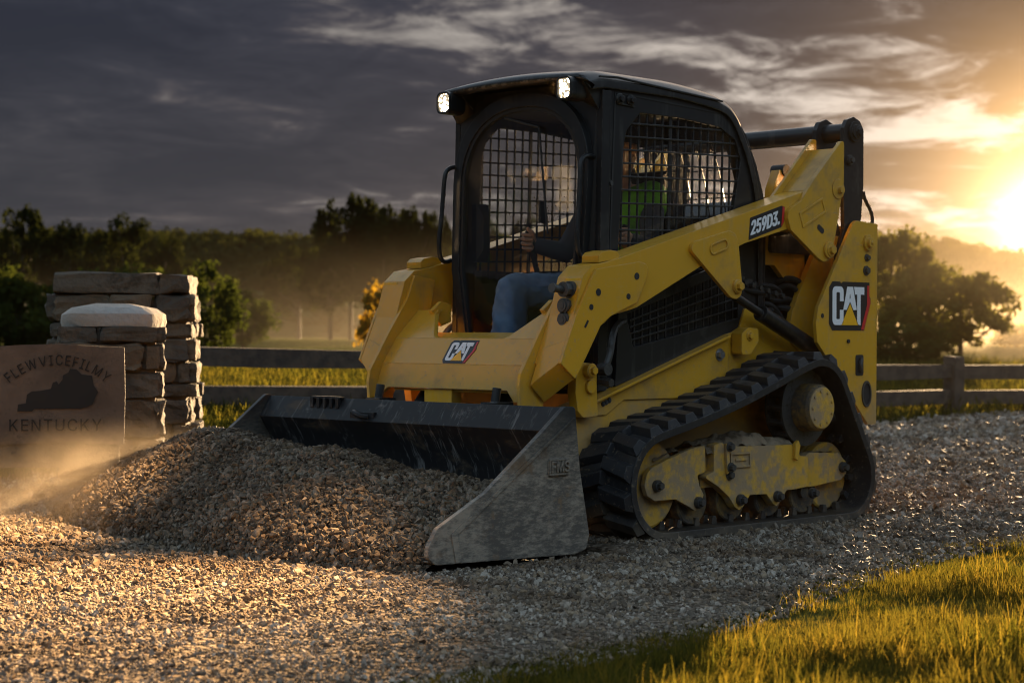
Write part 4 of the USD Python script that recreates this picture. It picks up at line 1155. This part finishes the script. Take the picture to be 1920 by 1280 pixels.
def masonry(th, base, w, d, h, courses, faces, mats, deg=0.0):
    """base: front middle at the ground; runs w along L3, d along H3"""
    L3, H3 = turned(deg)
    part(th, 'core', hullm([base + L3 * a + H3 * b + Z3 * c for a in (-w / 2 + .03, w / 2 - .03) for b in (.03, d - .03) for c in (-.2, h - .04)]), 'mortar')
    z = -.1
    hs = [SR.uniform(.55, 1.5) for _ in range(courses)]
    k_ = (h + .1) / sum(hs)
    for hh in hs:
        hh *= k_
        for face in faces:
            L = w if face in 'fb' else d
            u = 0.0
            while u < L - .01:
                q = min(SR.uniform(.8, 2.8) * hh + .07, L - u)
                if L - u - q < .08:
                    q = L - u
                t_ = .09
                zc = z + hh / 2
                pr_ = SR.uniform(-.018, .030)
                if face == 'f':
                    c = base + L3 * (-w / 2 + u + q / 2) + H3 * (t_ - .02 - pr_)
                    ax = (L3, H3)
                elif face == 'r':
                    c = base + L3 * (w / 2 - t_ + .02 + pr_) + H3 * (u + q / 2)
                    ax = (H3, L3)
                else:
                    c = base + L3 * (-w / 2 + t_ - .02 - pr_) + H3 * (u + q / 2)
                    ax = (H3, L3)
                part(th, 'stone', rock(c + Z3 * zc, ax[0], ax[1], Z3, q / 2 - .005, t_, hh / 2 - .005, .16, .34), SR.choice(mats), smooth=False)
                u += q
        z += hh
D0 = 11.6
pc = np.array([*place(228, D0), 0]); pc[2] = ground_z(pc[0], pc[1])
ph = .887 + (HZ - 553) / FPX * D0 - pc[2]
PL = Thing('stone_pillar', pc, label='tall square pillar of stacked stone with a slab top behind the sign', cat='pillar')
masonry(PL, pc, .84, .62, ph, 9, 'frl', ['stone_grey', 'stone_tan', 'stone_dark', 'stone_dark'], 5.5)
L3s, H3s = L3, H3
L3, H3 = turned(5.5)
part(PL, 'top_slab', [rock(pc + L3 * (-.09) + H3 * .3 + Z3 * (ph + .062), L3, H3, Z3, .34, .34, .066, .10, .2, .6)], 'stone_grey', smooth=False)
part(PL, 'top_slab', [rock(pc + L3 * (.315) + H3 * .3 + Z3 * (ph + .06), L3, H3, Z3, .10, .33, .062, .10, .2)], 'stone_dark', smooth=False)
L3, H3 = L3s, H3s
D1 = 10.6
qc = np.array([*place(203, D1), 0]); qc[2] = ground_z(qc[0], qc[1])
qh = .887 + (HZ - 614) / FPX * D1 - qc[2]
PS = Thing('stone_post', qc, label='short stone gatepost with a pale domed cap in front of the tall pillar', cat='gatepost')
masonry(PS, qc, .58, .50, qh, 7, 'fr', ['stone_tan', 'stone_grey', 'stone_dark'], 10.0)
cp = []
for i in range(22):
    a = i * 2 * np.pi / 22
    rr_ = SR.uniform(.93, 1.03)
    for (k, zz_) in ((.97, .0), (1.0, .03), (.98, .07), (.80, .105), (.40, .128)):
        cp.append(qc + L3 * (-.015 + .285 * rr_ * k * np.sign(math.cos(a)) * abs(math.cos(a)) ** .5) + H3 * (.25 + .28 * rr_ * k * np.sign(math.sin(a)) * abs(math.sin(a)) ** .5) + Z3 * (qh + zz_ - .005 + SR.uniform(-.006, .006)))
part(PS, 'cap_stone', hullm(cp), 'cap_stone', smooth=25)
D2 = 9.7
def s2w(u, v, off=0.0):
    return CP + H3 * (D2 - off) + L3 * ((u - 960) / FPX * D2) + Z3 * ((HZ - v) / FPX * D2)
sc_ = s2w(105, 830)
SG = Thing('stone_sign', sc_ * np.array([1, 1, 0]) + Z3 * ground_z(sc_[0], sc_[1]), label='engraved sandstone sign with a dark Kentucky outline beside the gravel pile', cat='sign')
k2 = D2 / FPX
loc2 = lambda pts: Polygon([((a - 105) * k2, (HZ - b) * k2) for a, b in pts])
so = np.array([*place(105, D2), CP[2]])
L3, H3 = turned(11.0)
slab = loc2([(-22, 656), (40, 652), (110, 650), (180, 654), (229, 656), (231, 740), (229, 836), (100, 832), (-20, 836)])
part(SG, 'slab', put(slab.buffer(.004), so, L3, Z3, -.09, 0), 'sign_stone')
part(SG, 'slab_foot', put(sbox(-.30, (HZ - 880) * k2, .32, (HZ - 833) * k2), so, L3, Z3, -.085, -.01), 'stone_dark')
ky = [(150, 745), (155, 690), (215, 680), (225, 610), (260, 585), (330, 580), (410, 565), (425, 515), (455, 505), (470, 530), (500, 490), (505, 455), (545, 435), (560, 405), (610, 410), (650, 450), (730, 460), (745, 540), (780, 590), (755, 640), (735, 690), (700, 710), (640, 725), (280, 725), (265, 745)]
part(SG, 'state_outline', put(loc2([(a / 4.2675, 600 + b / 4.2675) for a, b in ky]), so, L3, Z3, .0005, .006), 'sign_letter')
def letters(txt, cx, cy, h, gap, arc=None, wk=1.0):
    ms = []
    widths = []
    gl = []
    for ch in txt:
        m = meshkit.text_mesh(ch, 1.0, .1)
        b_ = m.bounds
        m.apply_translation([-(b_[0][0] + b_[1][0]) / 2, 0, 0])
        gl.append(m); widths.append((b_[1][0] - b_[0][0]) * h * wk)
    tot = sum(widths) + gap * (len(txt) - 1)
    u = -tot / 2
    for m, w_ in zip(gl, widths):
        uc = u + w_ / 2
        u += w_ + gap
        v = m.vertices.copy()
        a, b_ = v[:, 0] * h * wk, v[:, 1] * h
        if arc:
            th = uc / arc
            X = cx + (arc + b_) * math.sin(th) + a * math.cos(th)
            Yy = cy - arc + (arc + b_) * math.cos(th) - a * math.sin(th)
        else:
            X, Yy = cx + uc + a, cy + b_
        o = so + np.outer(X, L3) + np.outer(Yy, Z3) + (-H3) * (.0005 + v[:, 2:3] * .05)
        t_ = trimesh.Trimesh(o, m.faces, process=False)
        if t_.volume < 0: t_.invert()
        part(SG, 'letter', t_, 'sign_letter', smooth=False)
letters('KENTUCKY', 0.0, (HZ - 811) * k2, .060, .016, wk=.95)
letters('FLEWVICEFILMY', .01, (HZ - 688) * k2, .052, .011, arc=.36, wk=.8)

L3, H3 = L3s, H3s
# ---------------------------------------------------------------- fence
FN = Thing('rail_fence', (-6, -6.6, 0), label='dark two rail wooden fence running behind the loader and the pillar', cat='fence')
A = np.array([-12.29, -5.72]); B = np.array([-2.65, -7.1])
dirf = (B - A) / np.linalg.norm(B - A)
perp = np.array([-dirf[1], dirf[0]])
def fpt(t, z, o=0.0):
    p = A + dirf * t + perp * o
    return np.array([p[0], p[1], z + ground_z(p[0], p[1])])
ts = [-10.4, -7.8, -5.2, -2.6, 0, 2.4, 5.2, 7.5, 10.6, 13.4, 16.0]
FR = np.random.default_rng(9)
d3 = np.array([*dirf, 0]); p3 = np.array([*perp, 0])
for t_ in ts:
    c = fpt(t_, .19)
    part(FN, 'post', rock(c, d3, p3, Z3, .085, .085, .50, .05, .06, .18), 'wood_dark', smooth=False)
for a_, b_ in zip(ts[:-1], ts[1:]):
    for zc in (.51, .205):
        P0, P1 = fpt(a_ + .04, zc + FR.uniform(-.02, .02), .0), fpt(b_ - .04, zc + FR.uniform(-.02, .02), .0)
        pts = []
        for P_ in (P0, P1):
            for s1 in (-1, 1):
                for s2 in (-1, 1):
                    pts.append(P_ + p3 * s1 * .045 * FR.uniform(.8, 1.1) + Z3 * s2 * .078 * FR.uniform(.9, 1.1))
        mid_ = (P0 + P1) / 2
        for s1 in (-1, 1):
            for s2 in (-1, 1):
                pts.append(mid_ + p3 * s1 * .05 + Z3 * (s2 * .084 - .01))
        part(FN, 'rail', hullm(pts), 'wood_dark', smooth=False)

# ---------------------------------------------------------------- trees and bushes
TR = np.random.default_rng(17)
def leaves(cent, rad_, nper, size, rng, squash=.8):
    c = np.repeat(cent, nper, 0)
    d = rng.normal(size=(len(c), 3)); d /= np.linalg.norm(d, axis=1, keepdims=True)
    rr_ = np.repeat(rad_, nper) * rng.uniform(.25, 1.0, len(c)) ** .6
    p = c + d * rr_[:, None] * np.array([1, 1, squash])
    u = rng.normal(size=(len(c), 3)); u /= np.linalg.norm(u, axis=1, keepdims=True)
    w_ = np.cross(u, rng.normal(size=(len(c), 3))); w_ /= np.linalg.norm(w_, axis=1, keepdims=True)
    s_ = (size * rng.uniform(.6, 1.4, len(c)))[:, None]
    V = np.stack([p + u * s_, p + w_ * s_ * .6, p - u * s_ * .5, p - w_ * s_ * .6], 1).reshape(-1, 3)
    i = np.arange(len(c))[:, None] * 4
    return trimesh.Trimesh(V, np.vstack([i + [0, 1, 2], i + [0, 2, 3]]), process=False)
def crown_points(n, rng, zlo, zhi, wid, top=.5):
    out = []
    while len(out) < n:
        p = rng.uniform(-1, 1, 3)
        r_ = np.linalg.norm(p)
        if r_ < 1 and rng.random() < .25 + .75 * r_:
            zz_ = zlo + (zhi - zlo) * (p[2] + 1) / 2
            k = wid * (1 - top * max(0, p[2]) ** 2)
            out.append((p[0] * k, p[1] * k, zz_))
    return np.array(out)
made = {}
def tree(kind, name, u, ytop, D, wpx, label, group=None):
    x, y = place(u, D)
    z0 = float(ground_z(x, y))
    Hh = CP[2] + (HZ - ytop) / FPX * D - z0
    W = wpx / FPX * D
    sca = (W, W, Hh)
    loc, rz = (x, y, z0 - .05), TR.uniform(0, 6.28)
    if kind in made:
        copy_of(made[kind], name, loc, rz, sca, label=label, cat='bush' if 'bush' in name else 'tree', group=group)
        return
    lf, ncl, nper, size, zlo, trunk, cr, top_ = (*KINDS[kind], .5)[:8]
    th = Thing(name, loc, rz, label=label, cat='bush' if 'bush' in name else 'tree', group=group)
    UsdGeom.Xform(th.prim).AddScaleOp().Set(Gf.Vec3f(*map(float, sca)))
    pts = crown_points(ncl, TR, zlo, .94, .46, top_)
    rd = TR.uniform(.6, 1.3, ncl) * cr
    limbs = [tube([(0, 0, 0), (.004, .003, zlo * .6), (0, .006, zlo + .25), (.01, 0, .8)], np.array([.032, .026, .018, .006]) * trunk, 8)]
    for k in range(9):
        q = pts[TR.integers(0, ncl)]
        b0 = np.array([0, 0, zlo * .7 + TR.uniform(0, .25)])
        limbs.append(tube([b0, b0 * .5 + q * .5 + [0, 0, -.03], q], np.array([.013, .009, .004]) * trunk, 6))
    part(th, 'trunk', limbs, 'bark', local=True)
    part(th, 'crown', leaves(pts, rd, nper, size, TR), lf, smooth=False, local=True)
    made[kind] = th.path
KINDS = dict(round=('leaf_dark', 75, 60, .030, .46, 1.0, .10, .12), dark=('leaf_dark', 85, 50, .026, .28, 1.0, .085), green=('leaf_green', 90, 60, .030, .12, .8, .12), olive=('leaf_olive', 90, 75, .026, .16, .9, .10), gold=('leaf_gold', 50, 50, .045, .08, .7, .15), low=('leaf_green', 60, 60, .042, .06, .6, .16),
             tall=('leaf_dark', 60, 45, .032, .35, 1.0, .085))
TREES = [
 ('tall', 'tree', 45, 378, 82, 130, 'dark leafy tree at the left edge behind the stone pillar'),
 ('dark', 'tree', 130, 402, 80, 130, 'dark tree standing directly above the tall pillar'),
 ('dark', 'tree', 240, 390, 84, 175, 'widest dark tree above the right corner of the tall pillar'),
 ('dark', 'tree', 310, 430, 78, 120, 'lower dark tree right of the tall pillar against the hill'),
 ('dark', 'tree', -20, 420, 78, 120, 'dark tree cut by the left edge of the view'),
 ('low', 'bush', 30, 492, 44, 190, 'green bush at the far left behind the sign', ),
 ('low', 'bush', 150, 500, 46, 200, 'green bush behind the top of the tall pillar'),
 ('low', 'bush', 270, 488, 48, 190, 'yellow green bush rising behind the right side of the tall pillar'),
 ('green', 'bush', 385, 482, 42, 150, 'round lit green bush just right of the tall pillar'),
 ('green', 'bush', 455, 540, 52, 130, 'hazy low bush in the meadow left of the loader'),
 ('round', 'tree', 657, 354, 76, 150, 'largest dark tree left of the cab, standing out against the sky'),
 ('round', 'tree', 731, 374, 78, 92, 'slim dark tree second left of the cab'),
 ('round', 'tree', 778, 378, 77, 84, 'slim dark tree nearest the left side of the cab'),
 ('dark', 'tree', 560, 452, 90, 150, 'hazy dark tree at the foot of the forested hill'),
 ('dark', 'tree', 620, 440, 74, 150, 'shaded tree below the largest dark tree left of the cab'),
 ('dark', 'tree', 720, 445, 72, 160, 'shaded tree behind the golden bush'),
 ('round', 'tree', 815, 388, 80, 70, 'dark tree partly hidden by the cab'),
 ('dark', 'tree', 900, 388, 82, 120, 'dark tree seen through the left of the cab window'),
 ('dark', 'tree', 985, 392, 82, 130, 'dark tree seen through the middle of the cab window'),
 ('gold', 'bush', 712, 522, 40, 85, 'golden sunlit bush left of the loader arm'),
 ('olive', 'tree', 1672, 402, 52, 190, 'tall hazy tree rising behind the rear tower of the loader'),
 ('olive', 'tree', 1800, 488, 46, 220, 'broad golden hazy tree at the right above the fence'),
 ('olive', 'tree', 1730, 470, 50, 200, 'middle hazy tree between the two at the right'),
 ('low', 'bush', 1690, 590, 40, 200, 'shaded bush under the right trees behind the fence'),
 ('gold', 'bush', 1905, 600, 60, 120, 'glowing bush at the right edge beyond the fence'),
]
for t_ in TREES:
    tree(*t_)
# wooded hillside
FRG = np.random.default_rng(23)
N = 9000
A_ = FRG.uniform(-19, 19, N); Rr = 150 + 330 * FRG.random(N) ** .8
ang = YAW - np.radians(A_)
x = CP[0] + np.cos(ang) * Rr; y = CP[1] + np.sin(ang) * Rr
z = ground_z(x, y) + hill_z(x, y)
keep = FRG.random(N) < np.clip((z - 3.5) / 4, .05, 1)
x, y, z = x[keep][:5000], y[keep][:5000], z[keep][:5000]
def canopy(rng):
    c = crown_points(14, rng, .2, .9, .5)
    return leaves(c, rng.uniform(.12, .24, 14), 14, .10, rng)
s_ = FRG.uniform(2.6, 4.6, len(x))
q = scatter('/World', 'hillside_forest', [('canopy', canopy(FRG), 'forest_far', False) for _ in range(4)], np.c_[x, y, z - 1.0], np.c_[s_ * 1.1, s_ * 1.1, s_], yawq(len(x)) if False else np.c_[np.cos(s_ * 9), 0 * s_, 0 * s_, np.sin(s_ * 9)], FRG.integers(0, 4, len(x)))
tag(q, 'distant forest covering the hills along the skyline', 'forest', kind='stuff')

# ---------------------------------------------------------------- air
g = G()
v = g.add('principled_volume', None, color=(.95, .80, .56), density=.000008, anisotropy=.94)
MAT['haze'] = g.mat('haze', volume=v + '.volume')
hz = solo('haze', bx(-620, 620, -620, 620, -3.5, 30), 'haze', smooth=False, kind='stuff')
# dust drifting off the pile in front of the sign
DC = np.array([*place(215, 8.9), .03])
g = G()
P = g.add('geometry', 'position')
rel = g.vm('multiply', g.vm('subtract', P, tuple(map(float, DC))), (1 / 1.05, 1 / 1.05, 1 / .50))
rl = g.vm('length', rel, out='value')
fall = g.step(rl, 1.0, .15)
dn = g.m('multiply', fall, g.step(g.noise(P, 2.2, 6.0, .66, 1.2), .38, .74))
v = g.add('principled_volume', None, color=(.95, .80, .60), density=g.m('multiply', dn, .85), anisotropy=.45)
MAT['dust'] = g.mat('dust', volume=v + '.volume')
dm = trimesh.creation.icosphere(3, 1.0)
dm.vertices = dm.vertices * np.array([1.04, 1.04, .49]) + DC
solo('dust_cloud', dm, 'dust', smooth=True, label='golden dust drifting over the grass between the sign and the gravel pile', cat='dust', kind='stuff')

# mist lying over the meadow beyond the fence
mc = CP[:2] + H2 * 66 + L2 * 3
g = G()
P = g.add('geometry', 'position')
sep = g.add('separate_xyz', None, vector=P)
up = g.step(Ref(sep + '.z'), 4.6, .2)
rl = g.vm('length', g.vm('multiply', g.vm('subtract', P, (float(mc[0]), float(mc[1]), 0.0)), (1 / 34, 1 / 34, 0)), out='value')
dn = g.m('multiply', g.m('multiply', g.m('power', up, 1.5), g.step(rl, 1.0, .45)), g.step(g.noise(g.vm('multiply', P, (1, 1, 3)), .09, 3.0, .6), .25, .70))
v = g.add('principled_volume', None, color=(.95, .84, .66), density=g.m('multiply', dn, .0016), anisotropy=.84)
MAT['mist'] = g.mat('mist', volume=v + '.volume')
mm = trimesh.creation.icosphere(4, 1.0)
mm.vertices = (mm.vertices[:, :1] * np.array([*(L2 * 34), 0]) + mm.vertices[:, 1:2] * np.array([*(H2 * 34), 0]) + mm.vertices[:, 2:] * np.array([0, 0, 5.2])) + [*mc, .1]
solo('ground_mist', mm, 'mist', smooth=True, label='pale evening mist lying over the meadow beyond the fence', cat='mist', kind='stuff')
